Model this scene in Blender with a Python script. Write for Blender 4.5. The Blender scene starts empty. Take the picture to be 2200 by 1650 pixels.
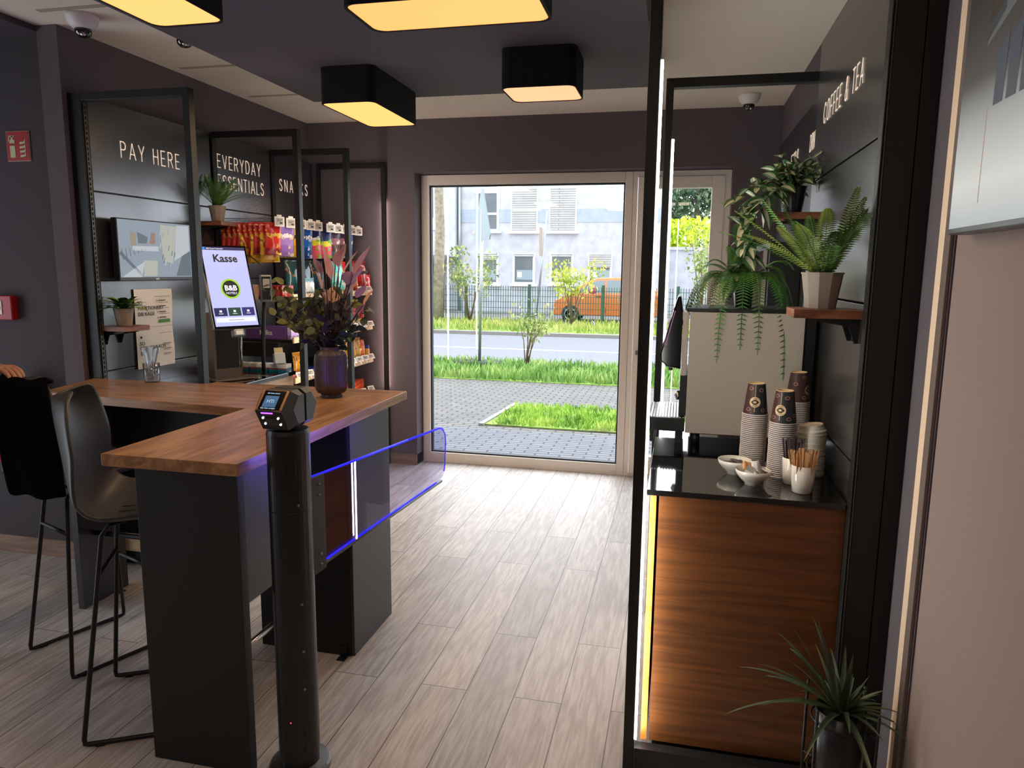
import bpy, bmesh, math, random
from mathutils import Vector, Matrix, Euler
random.seed(7)
S = bpy.context.scene
COL = S.collection
# ------------------------------------------------------------------ camera
RX = Vector((0.9741278, 0.04483862, -0.22150513)); RY = Vector((0.22575923, -0.14803884, 0.96286929)); RZ = Vector((0.01038237, -0.98796457, -0.15433148))
EYE = Vector((0, 0, 1.65)); F = 1561.0
cam = bpy.data.cameras.new('camera'); camo = bpy.data.objects.new('camera', cam); COL.objects.link(camo)
cam.sensor_width = 36; cam.lens = F/2200*36; cam.clip_start = .02; cam.clip_end = 300
m = Matrix((( RX.x, -RX.y, -RX.z, EYE.x), (RY.x, -RY.y, -RY.z, EYE.y), (RZ.x, -RZ.y, -RZ.z, EYE.z), (0, 0, 0, 1)))
camo.matrix_world = m
S.camera = camo

def at(px, py, x=None, y=None, z=None):
    """a point of the room from measured sight lines of the survey photograph and one known coordinate"""
    c = Vector((px-1100, py-825, F)); d = Vector((RX.dot(c), RY.dot(c), RZ.dot(c)))
    t = (x-EYE.x)/d.x if x is not None else (y-EYE.y)/d.y if y is not None else (z-EYE.z)/d.z
    return EYE+d*t
# ------------------------------------------------------------------ light
S.view_settings.view_transform = 'Standard'; S.view_settings.look = 'None'
S.view_settings.exposure = 0.12; S.view_settings.gamma = 1; S.view_settings.use_curve_mapping = False
W = bpy.data.worlds.new('sky'); S.world = W; W.use_nodes = True
_n = W.node_tree.nodes; bg = _n['Background']; bg.inputs[0].default_value = (.86, .92, 1.0, 1)
_tc = _n.new('ShaderNodeTexCoord'); _dp = _n.new('ShaderNodeVectorMath'); _dp.operation = 'DOT_PRODUCT'; _dp.inputs[1].default_value = (-.12, .80, .59)
_mr = _n.new('ShaderNodeMapRange'); _mr.interpolation_type = 'SMOOTHSTEP'; _mr.inputs['From Min'].default_value = .1; _mr.inputs['From Max'].default_value = 1.0
_mr.inputs['To Min'].default_value = 2.9; _mr.inputs['To Max'].default_value = 6.5          # unseen sky above the houses opposite, brightened to lift the indoor light
W.node_tree.links.new(_tc.outputs['Generated'], _dp.inputs[0]); W.node_tree.links.new(_dp.outputs['Value'], _mr.inputs['Value']); W.node_tree.links.new(_mr.outputs[0], bg.inputs[1])
sun = bpy.data.lights.new('sun', 'SUN'); sun.energy = .6; sun.angle = math.radians(25); sun.color = (1, .96, .9)
so = bpy.data.objects.new('sun', sun); COL.objects.link(so); so.rotation_euler = (math.radians(-48), math.radians(6), 0)
S.cycles.max_bounces = 8; S.cycles.transparent_max_bounces = 24; S.cycles.sample_clamp_indirect = 4
S.cycles.use_denoising = True; S.cycles.caustics_reflective = False; S.cycles.caustics_refractive = False

def area(name, loc, size, power, color, rot=(0, 0, 0), sy=None):
    l = bpy.data.lights.new(name, 'AREA'); l.energy = power; l.color = color; l.size = size
    if sy: l.shape = 'RECTANGLE'; l.size_y = sy
    o = bpy.data.objects.new(name, l); o.location = loc; o.rotation_euler = rot; COL.objects.link(o); return o
# light of the lobby ceiling lamps behind the photographer
LOBBY = [(-2.6, -.4), (-1.0, -.6), (-.2, .3)]
for i, (lx, ly) in enumerate(LOBBY):
    area('lobby_light', (lx, ly, 2.66), .5, 5.5, (1, .80, .62))
# ------------------------------------------------------------------ materials
def srgb(c):
    return tuple(((v/255)/12.92 if v/255 <= .04045 else ((v/255+.055)/1.055)**2.4) for v in c)+(1,)
MATS = {}
def mat(name, col=(128, 128, 128), rough=.5, metal=0, emit=None, es=0, bump=0, bscale=60, var=0, spec=.5, coat=0, sss=0):
    if name in MATS: return MATS[name]
    M = bpy.data.materials.new(name); M.use_nodes = True; nt = M.node_tree; b = nt.nodes['Principled BSDF']
    b.inputs['Base Color'].default_value = srgb(col); b.inputs['Roughness'].default_value = rough; b.inputs['Metallic'].default_value = metal
    b.inputs['Specular IOR Level'].default_value = spec; b.inputs['Coat Weight'].default_value = coat
    if sss: b.inputs['Subsurface Weight'].default_value = sss; b.inputs['Subsurface Scale'].default_value = .01
    if emit: b.inputs['Emission Color'].default_value = srgb(emit); b.inputs['Emission Strength'].default_value = es
    tc = nt.nodes.new('ShaderNodeTexCoord')
    n = nt.nodes.new('ShaderNodeTexNoise'); n.inputs['Scale'].default_value = bscale; n.inputs['Detail'].default_value = 3
    nt.links.new(tc.outputs['Object'], n.inputs['Vector'])
    if bump:
        bp = nt.nodes.new('ShaderNodeBump'); bp.inputs['Strength'].default_value = bump; bp.inputs['Distance'].default_value = .002
        nt.links.new(n.outputs['Fac'], bp.inputs['Height']); nt.links.new(bp.outputs['Normal'], b.inputs['Normal'])
    v = var or .04
    mx = nt.nodes.new('ShaderNodeMixRGB'); mx.blend_type = 'MULTIPLY'; mx.inputs[0].default_value = 1
    cr = nt.nodes.new('ShaderNodeMapRange'); cr.inputs['To Min'].default_value = 1-v; cr.inputs['To Max'].default_value = 1+v
    nt.links.new(n.outputs['Fac'], cr.inputs['Value']); mx.inputs[1].default_value = srgb(col)
    nt.links.new(cr.outputs[0], mx.inputs[2]); nt.links.new(mx.outputs[0], b.inputs['Base Color'])
    MATS[name] = M; return M

def wood(name, c1, c2, scale=(1, 12, 12), rough=.45, planks=None, coat=0, bump=.15, gscale=3.0, knots=True):
    """grain stretched along the axis with the small scale; planks = (length, width, axis) adds board joints"""
    M = bpy.data.materials.new(name); M.use_nodes = True; nt = M.node_tree; b = nt.nodes['Principled BSDF']; L = nt.links.new
    b.inputs['Roughness'].default_value = rough; b.inputs['Coat Weight'].default_value = coat
    tc = nt.nodes.new('ShaderNodeTexCoord'); mp = nt.nodes.new('ShaderNodeMapping'); mp.inputs['Scale'].default_value = scale
    src = tc.outputs['Object']
    if planks:
        rot = nt.nodes.new('ShaderNodeMapping'); rot.inputs['Rotation'].default_value = (0, 0, math.radians(90))
        L(tc.outputs['Object'], rot.inputs[0])
        br = nt.nodes.new('ShaderNodeTexBrick'); br.inputs['Scale'].default_value = 1; br.inputs['Brick Width'].default_value = planks[0]
        br.inputs['Row Height'].default_value = planks[1]; br.inputs['Mortar Size'].default_value = .0016; br.inputs['Mortar Smooth'].default_value = .1
        br.offset = .37; br.inputs['Color1'].default_value = (0, 0, 0, 1); br.inputs['Color2'].default_value = (1, 1, 1, 1); br.inputs['Mortar'].default_value = (.5, .5, .5, 1)
        L(rot.outputs[0], br.inputs['Vector'])
        add = nt.nodes.new('ShaderNodeVectorMath'); add.operation = 'MULTIPLY_ADD'; add.inputs[1].default_value = (9, 23, 5)
        L(br.outputs['Color'], add.inputs[0]); L(tc.outputs['Object'], add.inputs[2]); src = add.outputs[0]
    L(src, mp.inputs[0])
    n1 = nt.nodes.new('ShaderNodeTexNoise'); n1.inputs['Scale'].default_value = gscale; n1.inputs['Detail'].default_value = 6; n1.inputs['Roughness'].default_value = .65; n1.inputs['Distortion'].default_value = .6
    L(mp.outputs[0], n1.inputs['Vector'])
    wv = nt.nodes.new('ShaderNodeTexNoise'); wv.inputs['Scale'].default_value = gscale*.35; wv.inputs['Detail'].default_value = 2
    L(mp.outputs[0], wv.inputs['Vector'])
    ml = nt.nodes.new('ShaderNodeMath'); ml.operation = 'MULTIPLY'; ml.inputs[1].default_value = 9; L(wv.outputs['Fac'], ml.inputs[0])
    fr = nt.nodes.new('ShaderNodeMath'); fr.operation = 'PINGPONG'; fr.inputs[1].default_value = 1; L(ml.outputs[0], fr.inputs[0])
    mixf = nt.nodes.new('ShaderNodeMix'); mixf.inputs[0].default_value = .35; L(n1.outputs['Fac'], mixf.inputs[2]); L(fr.outputs[0], mixf.inputs[3])
    cr = nt.nodes.new('ShaderNodeValToRGB'); cr.color_ramp.elements[0].position = .25; cr.color_ramp.elements[1].position = .75
    cr.color_ramp.elements[0].color = srgb(c1); cr.color_ramp.elements[1].color = srgb(c2); L(mixf.outputs[0], cr.inputs[0])
    out = cr.outputs[0]
    if planks:
        mr = nt.nodes.new('ShaderNodeMapRange'); mr.inputs['To Min'].default_value = .86; mr.inputs['To Max'].default_value = 1.1; L(br.outputs['Color'], mr.inputs['Value'])
        mm = nt.nodes.new('ShaderNodeMixRGB'); mm.blend_type = 'MULTIPLY'; mm.inputs[0].default_value = 1; L(out, mm.inputs[1]); L(mr.outputs[0], mm.inputs[2])
        mk = nt.nodes.new('ShaderNodeMixRGB'); mk.inputs[2].default_value = (.05, .04, .035, 1); L(br.outputs['Fac'], mk.inputs[0]); L(mm.outputs[0], mk.inputs[1]); out = mk.outputs[0]
    L(out, b.inputs['Base Color'])
    bp = nt.nodes.new('ShaderNodeBump'); bp.inputs['Strength'].default_value = bump; bp.inputs['Distance'].default_value = .002
    L(mixf.outputs[0], bp.inputs['Height']); L(bp.outputs[0], b.inputs['Normal'])
    MATS[name] = M; return M

def brickmat(name, c1, c2, mortar, bw, rh, ms=.006, rough=.8, rotz=0, vert=False, off=.5):
    M = bpy.data.materials.new(name); M.use_nodes = True; nt = M.node_tree; b = nt.nodes['Principled BSDF']; L = nt.links.new
    b.inputs['Roughness'].default_value = rough
    tc = nt.nodes.new('ShaderNodeTexCoord'); mp = nt.nodes.new('ShaderNodeMapping'); mp.inputs['Rotation'].default_value = (math.radians(90) if vert else 0, 0, rotz); L(tc.outputs['Object'], mp.inputs[0])
    br = nt.nodes.new('ShaderNodeTexBrick'); br.inputs['Scale'].default_value = 1; br.inputs['Brick Width'].default_value = bw; br.inputs['Row Height'].default_value = rh
    br.inputs['Mortar Size'].default_value = ms; br.offset = off
    br.inputs['Color1'].default_value = srgb(c1); br.inputs['Color2'].default_value = srgb(c2); br.inputs['Mortar'].default_value = srgb(mortar)
    n = nt.nodes.new('ShaderNodeTexNoise'); n.inputs['Scale'].default_value = 2.5; n.inputs['Detail'].default_value = 6; L(mp.outputs[0], n.inputs['Vector'])
    mr = nt.nodes.new('ShaderNodeMapRange'); mr.inputs['To Min'].default_value = .75; mr.inputs['To Max'].default_value = 1.2; L(n.outputs['Fac'], mr.inputs['Value'])
    mm = nt.nodes.new('ShaderNodeMixRGB'); mm.blend_type = 'MULTIPLY'; mm.inputs[0].default_value = 1
    L(mp.outputs[0], br.inputs['Vector']); L(br.outputs['Color'], mm.inputs[1]); L(mr.outputs[0], mm.inputs[2]); L(mm.outputs[0], b.inputs['Base Color'])
    bp = nt.nodes.new('ShaderNodeBump'); bp.invert = True; bp.inputs['Strength'].default_value = .5; bp.inputs['Distance'].default_value = .004; L(br.outputs['Fac'], bp.inputs['Height']); L(bp.outputs[0], b.inputs['Normal'])
    MATS[name] = M; return M

def mottled(name, cols, scale=8, rough=.85, detail=8, bump=0, spec=.5, sharp=(.35, .65)):
    M = bpy.data.materials.new(name); M.use_nodes = True; nt = M.node_tree; b = nt.nodes['Principled BSDF']; L = nt.links.new
    b.inputs['Roughness'].default_value = rough; b.inputs['Specular IOR Level'].default_value = spec
    tc = nt.nodes.new('ShaderNodeTexCoord'); n = nt.nodes.new('ShaderNodeTexNoise'); n.inputs['Scale'].default_value = scale; n.inputs['Detail'].default_value = detail
    L(tc.outputs['Object'], n.inputs['Vector']); cr = nt.nodes.new('ShaderNodeValToRGB'); e = cr.color_ramp.elements
    e[0].position = sharp[0]; e[1].position = sharp[1]; e[0].color = srgb(cols[0]); e[1].color = srgb(cols[-1])
    for i, c in enumerate(cols[1:-1]): q = e.new(sharp[0]+(sharp[1]-sharp[0])*(i+1)/(len(cols)-1)); q.color = srgb(c)
    L(n.outputs['Fac'], cr.inputs[0]); L(cr.outputs[0], b.inputs['Base Color'])
    if bump:
        bp = nt.nodes.new('ShaderNodeBump'); bp.inputs['Strength'].default_value = bump; bp.inputs['Distance'].default_value = .01; L(n.outputs['Fac'], bp.inputs['Height']); L(bp.outputs[0], b.inputs['Normal'])
    MATS[name] = M; return M

def bagmat(name, cols, accent=None, rough=.25, zr=(-.1, .1)):
    """printed foil: flat bands of ink up the bag (object z) with blots of a second ink"""
    M = bpy.data.materials.new(name); M.use_nodes = True; nt = M.node_tree; b = nt.nodes['Principled BSDF']; L = nt.links.new
    b.inputs['Roughness'].default_value = rough; b.inputs['Coat Weight'].default_value = .4
    tc = nt.nodes.new('ShaderNodeTexCoord'); sp = nt.nodes.new('ShaderNodeSeparateXYZ'); L(tc.outputs['Object'], sp.inputs[0])
    n = nt.nodes.new('ShaderNodeTexNoise'); n.inputs['Scale'].default_value = 38; n.inputs['Detail'].default_value = 2; L(tc.outputs['Object'], n.inputs['Vector'])
    mr = nt.nodes.new('ShaderNodeMapRange'); mr.inputs['From Min'].default_value = zr[0]; mr.inputs['From Max'].default_value = zr[1]; L(sp.outputs[2], mr.inputs['Value'])
    ad = nt.nodes.new('ShaderNodeMath'); ad.operation = 'MULTIPLY_ADD'; ad.inputs[1].default_value = .16; L(n.outputs['Fac'], ad.inputs[0]); L(mr.outputs[0], ad.inputs[2])
    sb = nt.nodes.new('ShaderNodeMath'); sb.operation = 'SUBTRACT'; sb.inputs[1].default_value = .08; L(ad.outputs[0], sb.inputs[0])
    cr = nt.nodes.new('ShaderNodeValToRGB'); cr.color_ramp.interpolation = 'CONSTANT'; e = cr.color_ramp.elements
    e[0].position = 0; e[0].color = srgb(cols[0]); e[1].position = 1/len(cols) if len(cols) > 1 else 1; e[1].color = srgb(cols[min(1, len(cols)-1)])
    for i, c in enumerate(cols[2:]): q = e.new((i+2)/len(cols)); q.color = srgb(c)
    L(sb.outputs[0], cr.inputs[0]); out = cr.outputs[0]
    if accent:
        n2 = nt.nodes.new('ShaderNodeTexNoise'); n2.inputs['Scale'].default_value = 26; n2.inputs['Detail'].default_value = 1; L(tc.outputs['Object'], n2.inputs['Vector'])
        gt = nt.nodes.new('ShaderNodeMath'); gt.operation = 'GREATER_THAN'; gt.inputs[1].default_value = .64; L(n2.outputs['Fac'], gt.inputs[0])
        mx = nt.nodes.new('ShaderNodeMixRGB'); mx.inputs[2].default_value = srgb(accent); L(gt.outputs[0], mx.inputs[0]); L(out, mx.inputs[1]); out = mx.outputs[0]
    L(out, b.inputs['Base Color'])
    n3 = nt.nodes.new('ShaderNodeTexNoise'); n3.inputs['Scale'].default_value = 22; L(tc.outputs['Object'], n3.inputs['Vector'])
    bp = nt.nodes.new('ShaderNodeBump'); bp.inputs['Strength'].default_value = .7; bp.inputs['Distance'].default_value = .008; L(n3.outputs['Fac'], bp.inputs['Height']); L(bp.outputs[0], b.inputs['Normal'])
    MATS[name] = M; return M

def glassmat(name, tint=(255, 255, 255), refl=1.0, rough=0.0):
    M = bpy.data.materials.new(name); M.use_nodes = True; nt = M.node_tree; L = nt.links.new
    nt.nodes.remove(nt.nodes['Principled BSDF']); out = nt.nodes['Material Output']
    t = nt.nodes.new('ShaderNodeBsdfTransparent'); t.inputs[0].default_value = srgb(tint); g = nt.nodes.new('ShaderNodeBsdfGlossy'); g.inputs['Roughness'].default_value = rough
    f = nt.nodes.new('ShaderNodeFresnel'); f.inputs[0].default_value = 1.45; mu = nt.nodes.new('ShaderNodeMath'); mu.operation = 'MULTIPLY'; mu.inputs[1].default_value = refl
    mx = nt.nodes.new('ShaderNodeMixShader'); ge = nt.nodes.new('ShaderNodeNewGeometry'); mi = nt.nodes.new('ShaderNodeMath'); mi.operation = 'MULTIPLY_ADD'; mi.inputs[1].default_value = 1/1.45-1.45; mi.inputs[2].default_value = 1.45; L(ge.outputs['Backfacing'], mi.inputs[0]); L(mi.outputs[0], f.inputs[0])
    L(f.outputs[0], mu.inputs[0]); L(mu.outputs[0], mx.inputs[0]); L(t.outputs[0], mx.inputs[1]); L(g.outputs[0], mx.inputs[2]); L(mx.outputs[0], out.inputs[0])
    MATS[name] = M; return M

def emit(name, col=(200, 200, 200), s=1):
    return mat(name, (20, 20, 20), .5, 0, col, s)
# ------------------------------------------------------------------ mesh helpers
class MB:
    def __init__(s): s.v = []; s.f = []; s.m = []; s.k = 0
    def add(s, vs, fs):
        n = len(s.v); s.v += [tuple(v) for v in vs]; s.f += [tuple(n+i for i in f) for f in fs]; s.m += [s.k]*len(fs); return s
    def box(s, a, b, M=None):
        x0, y0, z0 = a; x1, y1, z1 = b
        vs = [Vector(p) for p in ((x0,y0,z0),(x1,y0,z0),(x1,y1,z0),(x0,y1,z0),(x0,y0,z1),(x1,y0,z1),(x1,y1,z1),(x0,y1,z1))]
        if M: vs = [M @ v for v in vs]
        return s.add(vs, [(0,3,2,1),(4,5,6,7),(0,1,5,4),(1,2,6,5),(2,3,7,6),(3,0,4,7)])
    def cbox(s, c, d, M=None):
        return s.box((c[0]-d[0]/2, c[1]-d[1]/2, c[2]-d[2]/2), (c[0]+d[0]/2, c[1]+d[1]/2, c[2]+d[2]/2), M)
    def prism(s, pts, off):
        n = len(pts); a = [Vector(p) for p in pts]; o = Vector(off)
        return s.add(a+[p+o for p in a], [tuple(range(n))[::-1], tuple(range(n, 2*n))]+[(i, (i+1) % n, n+(i+1) % n, n+i) for i in range(n)])
    def quad(s, a, b, c, d): return s.add([a, b, c, d], [(0, 1, 2, 3)])
    def tube(s, pts, r, seg=8, closed=False, r2=None):
        pts = [Vector(p) for p in pts]; n = len(pts); rings = []
        prev = None
        for i, p in enumerate(pts):
            if closed: t = pts[(i+1) % n]-pts[i-1]
            else: t = pts[min(i+1, n-1)]-pts[max(i-1, 0)]
            t.normalize()
            if prev is None:
                u = t.cross(Vector((0, 0, 1))) if abs(t.z) < .9 else t.cross(Vector((1, 0, 0)))
            else: u = prev-t*prev.dot(t)
            u.normalize(); prev = u; w = t.cross(u)
            rr = r if r2 is None else r+(r2-r)*i/(n-1)
            rings.append([p+(u*math.cos(a)+w*math.sin(a))*rr for a in [2*math.pi*k/seg for k in range(seg)]])
        vs = [v for g in rings for v in g]; fs = []
        for i in range(n if closed else n-1):
            j = (i+1) % n
            for k in range(seg): fs.append((i*seg+k, i*seg+(k+1) % seg, j*seg+(k+1) % seg, j*seg+k))
        if not closed: fs += [tuple(range(seg))[::-1], tuple((n-1)*seg+k for k in range(seg))]
        return s.add(vs, fs)
    def lathe(s, prof, c=(0, 0, 0), seg=24, M=None, flute=None):
        vs = []; n = len(prof)
        for r, z in prof:
            for k in range(seg):
                a = 2*math.pi*k/seg; q = r*(1 if not flute else 1-flute*(k % 2))
                vs.append(Vector((q*math.cos(a), q*math.sin(a), z)))
        if M: vs = [M @ v for v in vs]
        vs = [v+Vector(c) for v in vs]
        fs = [(i*seg+k, i*seg+(k+1) % seg, (i+1)*seg+(k+1) % seg, (i+1)*seg+k) for i in range(n-1) for k in range(seg)]
        if prof[0][0] > 1e-6: fs.append(tuple(range(seg))[::-1])
        if prof[-1][0] > 1e-6: fs.append(tuple((n-1)*seg+k for k in range(seg)))
        return s.add(vs, fs)
    def grid(s, fn, nu, nv, wrap=False):
        vs = [fn(i/(nu-1 if not wrap else nu), j/(nv-1)) for j in range(nv) for i in range(nu)]
        fs = [(j*nu+i, j*nu+(i+1) % nu, (j+1)*nu+(i+1) % nu, (j+1)*nu+i) for j in range(nv-1) for i in range(nu if wrap else nu-1)]
        return s.add(vs, fs)
    def ball(s, c, r, seg=12, rings=8, sc=(1, 1, 1)):
        return s.lathe([(max(1e-4, r*math.sin(math.pi*i/rings)), -r*math.cos(math.pi*i/rings)) for i in range(rings+1)], c, seg, Matrix.Diagonal((*sc, 1)))
    def build(s, name, mats, parent=None, smooth=False, bevel=0, origin=None, seg=2):
        """vertices are room coordinates; the object's origin is its parent's, or `origin`"""
        base = Vector(origin) if origin is not None else (wloc(parent) if parent else Vector((0, 0, 0)))
        me = bpy.data.meshes.new(name); me.from_pydata([Vector(v)-base for v in s.v], [], s.f)
        for mm in (mats if isinstance(mats, (list, tuple)) else [mats]): me.materials.append(mm)
        me.polygons.foreach_set('material_index', s.m)
        if smooth: me.polygons.foreach_set('use_smooth', [True]*len(me.polygons))
        me.update(); o = bpy.data.objects.new(name, me); COL.objects.link(o)
        if parent: o.parent = parent; o.location = base-wloc(parent)
        else: o.location = base
        if bevel:
            b = o.modifiers.new('bevel', 'BEVEL'); b.width = bevel; b.segments = seg; b.limit_method = 'ANGLE'; b.angle_limit = math.radians(40)
        return o
def wloc(o):
    l = Vector((0, 0, 0))
    while o: l += Vector(o.location); o = o.parent
    return l
def tag(o, label=None, cat=None, group=None, kind=None):
    if label: o['label'] = label
    if cat: o['category'] = cat
    if group: o['group'] = group
    if kind: o['kind'] = kind
    return o
def thing(name, label, cat, loc=(0, 0, 0), group=None, rotz=0):
    o = bpy.data.objects.new(name, None); COL.objects.link(o); o.location = loc; o.empty_display_size = .05; o.rotation_euler = (0, 0, rotz)
    return tag(o, label, cat, group)
def struct(name, mb, mt, parent=None, **k):
    o = mb.build(name, mt, parent, **k)
    if not parent: o['kind'] = 'structure'
    return o
def children(o): return [c for c in bpy.data.objects if c.parent == o]
def dup(root, loc=None, rotz=None, label=None, group=None, rot=None, scale=None, parent=None):
    r = root.copy(); COL.objects.link(r)
    if parent: r.parent = parent
    if loc is not None: r.location = loc
    if rotz is not None: r.rotation_euler = (0, 0, rotz)
    if rot is not None: r.rotation_euler = rot
    if scale: r.scale = scale
    if label: r['label'] = label
    if group: r['group'] = group
    for ch in children(root): dup(ch, parent=r)
    return r
# thin drawn capitals: strokes on a unit box
GLY = {'P': (.5, [[(0,0),(0,1),(.3,1),(.45,.92),(.5,.76),(.45,.58),(.3,.5),(0,.5)]]), 'A': (.62, [[(0,0),(.31,1),(.62,0)],[(.1,.32),(.52,.32)]]),
 'Y': (.58, [[(0,1),(.29,.45),(.58,1)],[(.29,.45),(.29,0)]]), 'H': (.52, [[(0,0),(0,1)],[(.52,0),(.52,1)],[(0,.5),(.52,.5)]]),
 'E': (.44, [[(.44,1),(0,1),(0,0),(.44,0)],[(0,.5),(.38,.5)]]), 'R': (.52, [[(0,0),(0,1),(.3,1),(.45,.92),(.5,.76),(.45,.58),(.3,.5),(0,.5)],[(.27,.5),(.52,0)]]),
 'V': (.6, [[(0,1),(.3,0),(.6,1)]]), 'D': (.56, [[(0,0),(0,1),(.25,1),(.44,.9),(.55,.7),(.56,.5),(.55,.3),(.44,.1),(.25,0),(0,0)]]),
 'S': (.48, [[(.46,.84),(.36,.97),(.22,1),(.08,.93),(.03,.77),(.1,.62),(.25,.53),(.4,.43),(.48,.27),(.43,.1),(.28,0),(.12,.02),(0,.18)]]),
 'N': (.54, [[(0,0),(0,1),(.54,0),(.54,1)]]), 'T': (.52, [[(0,1),(.52,1)],[(.26,1),(.26,0)]]), 'I': (.02, [[(.01,0),(.01,1)]]), 'L': (.4, [[(0,1),(0,0),(.4,0)]]),
 'C': (.6, [[(.58,.82),(.46,.96),(.32,1),(.15,.93),(.04,.74),(0,.5),(.04,.26),(.15,.07),(.32,0),(.46,.04),(.58,.18)]]), 'K': (.52, [[(0,0),(0,1)],[(.5,1),(0,.42)],[(.16,.58),(.52,0)]]),
 'O': (.66, [[(.33,1),(.16,.95),(.04,.76),(0,.5),(.04,.24),(.16,.05),(.33,0),(.5,.05),(.62,.24),(.66,.5),(.62,.76),(.5,.95),(.33,1)]]), 'F': (.44, [[(.44,1),(0,1),(0,0)],[(0,.5),(.38,.5)]]),
 '&': (.6, [[(.58,0),(.2,.6),(.15,.78),(.2,.95),(.32,1),(.42,.92),(.42,.77),(.32,.62),(.1,.42),(0,.25),(.05,.07),(.2,0),(.36,.04),(.5,.2),(.56,.42)]]), ' ': (.25, []),
 'U': (.52, [[(0,1),(0,.25),(.1,.06),(.26,0),(.42,.06),(.52,.25),(.52,1)]]), 'G': (.6, [[(.56,.84),(.44,.97),(.3,1),(.14,.93),(.03,.74),(0,.5),(.03,.26),(.14,.06),(.3,0),(.48,.05),(.58,.2),(.58,.45),(.36,.45)]])}
def strokes(mb, text, o, u, up, h, th=.072, gap=.17, fit=None):
    """flat strokes with a little depth; o = lower left of the line, u = reading direction, up = upward"""
    o = Vector(o); u = Vector(u).normalized(); up = Vector(up).normalized(); nn = u.cross(up)*.0015; x = 0
    gs = .86
    if fit: gap = (fit/h-sum(GLY[c][0] for c in text)*gs)/(len(text)-1)
    for ch in text:
        w, ls = GLY[ch]
        for l in ls:
            for (a, b) in zip(l, l[1:]):
                A = o+u*(x+a[0]*gs)*h+up*a[1]*h; B = o+u*(x+b[0]*gs)*h+up*b[1]*h; d = (B-A).normalized(); s = d.cross(u.cross(up))*th*h/2; d = d*th*h*.35
                mb.prism([A-d-s, B+d-s, B+d+s, A-d+s], nn)
        x += w*gs+gap
    return x*h
def text_mesh(name, s, o, u, up, size, mt, parent=None, ext=.0006, align='LEFT', bold=0, origin=None):
    cu = bpy.data.curves.new('t', 'FONT'); cu.body = s; cu.size = size; cu.extrude = ext; cu.align_x = align; cu.offset = bold; cu.resolution_u = 2
    ob = bpy.data.objects.new('t', cu); COL.objects.link(ob); dg = bpy.context.evaluated_depsgraph_get(); dg.update()
    me = bpy.data.meshes.new_from_object(ob.evaluated_get(dg)); bpy.data.objects.remove(ob)
    u = Vector(u).normalized(); up = Vector(up).normalized(); n = u.cross(up)
    base = wloc(parent) if parent else Vector(origin if origin is not None else (0, 0, 0))
    M = Matrix(((u.x, up.x, n.x, 0), (u.y, up.y, n.y, 0), (u.z, up.z, n.z, 0), (0, 0, 0, 1)))
    for v in me.vertices: v.co = (M @ v.co)+Vector(o)-base
    me.materials.clear(); me.materials.append(mt); me.name = name
    r = bpy.data.objects.new(name, me); COL.objects.link(r)
    if parent: r.parent = parent
    else: r.location = base
    return r
def pic(a, b): return Vector((a[0]+(b[0]-a[0])/2, a[1]+(b[1]-a[1])/2, a[2]+(b[2]-a[2])/2))
X = Vector((1, 0, 0)); Y = Vector((0, 1, 0)); Z = Vector((0, 0, 1))
# ------------------------------------------------------------------ palette
m_wall = mat('purple_grey_paint', (102, 93, 99), .85, bump=.25, bscale=120, spec=.3)
m_dark = mat('dark_purple_paint', (76, 70, 76), .8, bump=.2, bscale=90, spec=.3)
m_ceil = mat('off_white_ceiling', (232, 220, 206), .9, bump=.2, bscale=150)
m_tray = mat('dark_ceiling_panel', (92, 86, 93), .8, bump=.15, bscale=120)
m_nearwall = mat('light_textured_wall', (150, 130, 126), .85, bump=.3, bscale=70)
m_floor = wood('oak_plank_floor', (166, 155, 147), (206, 199, 193), (20, 1.6, 20), .47, planks=(1.28, .19), bump=.2, gscale=4)
m_base = wood('oak_skirting', (120, 92, 76), (160, 130, 112), (1.5, 1.5, 20), .5)
m_black = mat('black_powder_coat', (12, 12, 13), .5, bump=.1, bscale=300)
m_panel = mat('graphite_back_panel', (112, 112, 114), .27, .85, bump=.03, bscale=30, spec=.6)
m_panel2 = mat('graphite_panel_joint', (10, 10, 11), .6)
m_upvc = mat('white_window_plastic', (242, 234, 226), .35)
m_gasket = mat('dark_rubber_gasket', (30, 36, 46), .6)
m_glass = glassmat('window_glass')
m_acryl = glassmat('clear_acrylic', (238, 236, 250), 1.0)
m_top = wood('amber_oak_worktop', (140, 82, 46), (206, 132, 76), (9, 1.1, 9), .36, bump=.1, gscale=2.6)
m_top2 = wood('amber_oak_worktop_edge', (140, 82, 46), (200, 128, 74), (1.1, 9, 9), .36, bump=.1, gscale=2.6)
m_walnut = wood('walnut_shelf_wood', (92, 52, 34), (160, 96, 62), (6, 1.5, 12), .45)
m_cabinet = wood('warm_walnut_cabinet', (82, 44, 18), (120, 70, 30), (1.6, 1.6, 26), .42, bump=.12, gscale=2.2)
m_birch = wood('pale_birch_shelf', (196, 160, 118), (226, 196, 156), (4, 1, 12), .5)
m_leg = mat('graphite_counter_leg', (62, 62, 66), .42, bump=.08, bscale=200)
m_legblack = mat('black_counter_leg', (15, 15, 18), .5)
m_blackgloss = mat('polished_black_stone', (12, 12, 13), .06, coat=.6, var=.3, bscale=5)
m_chrome = mat('brushed_steel', (190, 190, 188), .25, 1)
m_steel2 = mat('grey_aluminium', (130, 132, 134), .4, .9)
m_led = emit('cool_white_led', (250, 253, 246), 38)
m_white = mat('white_plastic', (232, 228, 226), .4)
m_letter = mat('cream_letter', (245, 228, 214), .6, emit=(245, 225, 205), es=.35)
m_smoke = mat('smoked_dome', (18, 18, 20), .05, coat=1)
m_lamp = mat('warm_diffuser', (255, 200, 130), .5, emit=(255, 200, 110), es=1.0)
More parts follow.
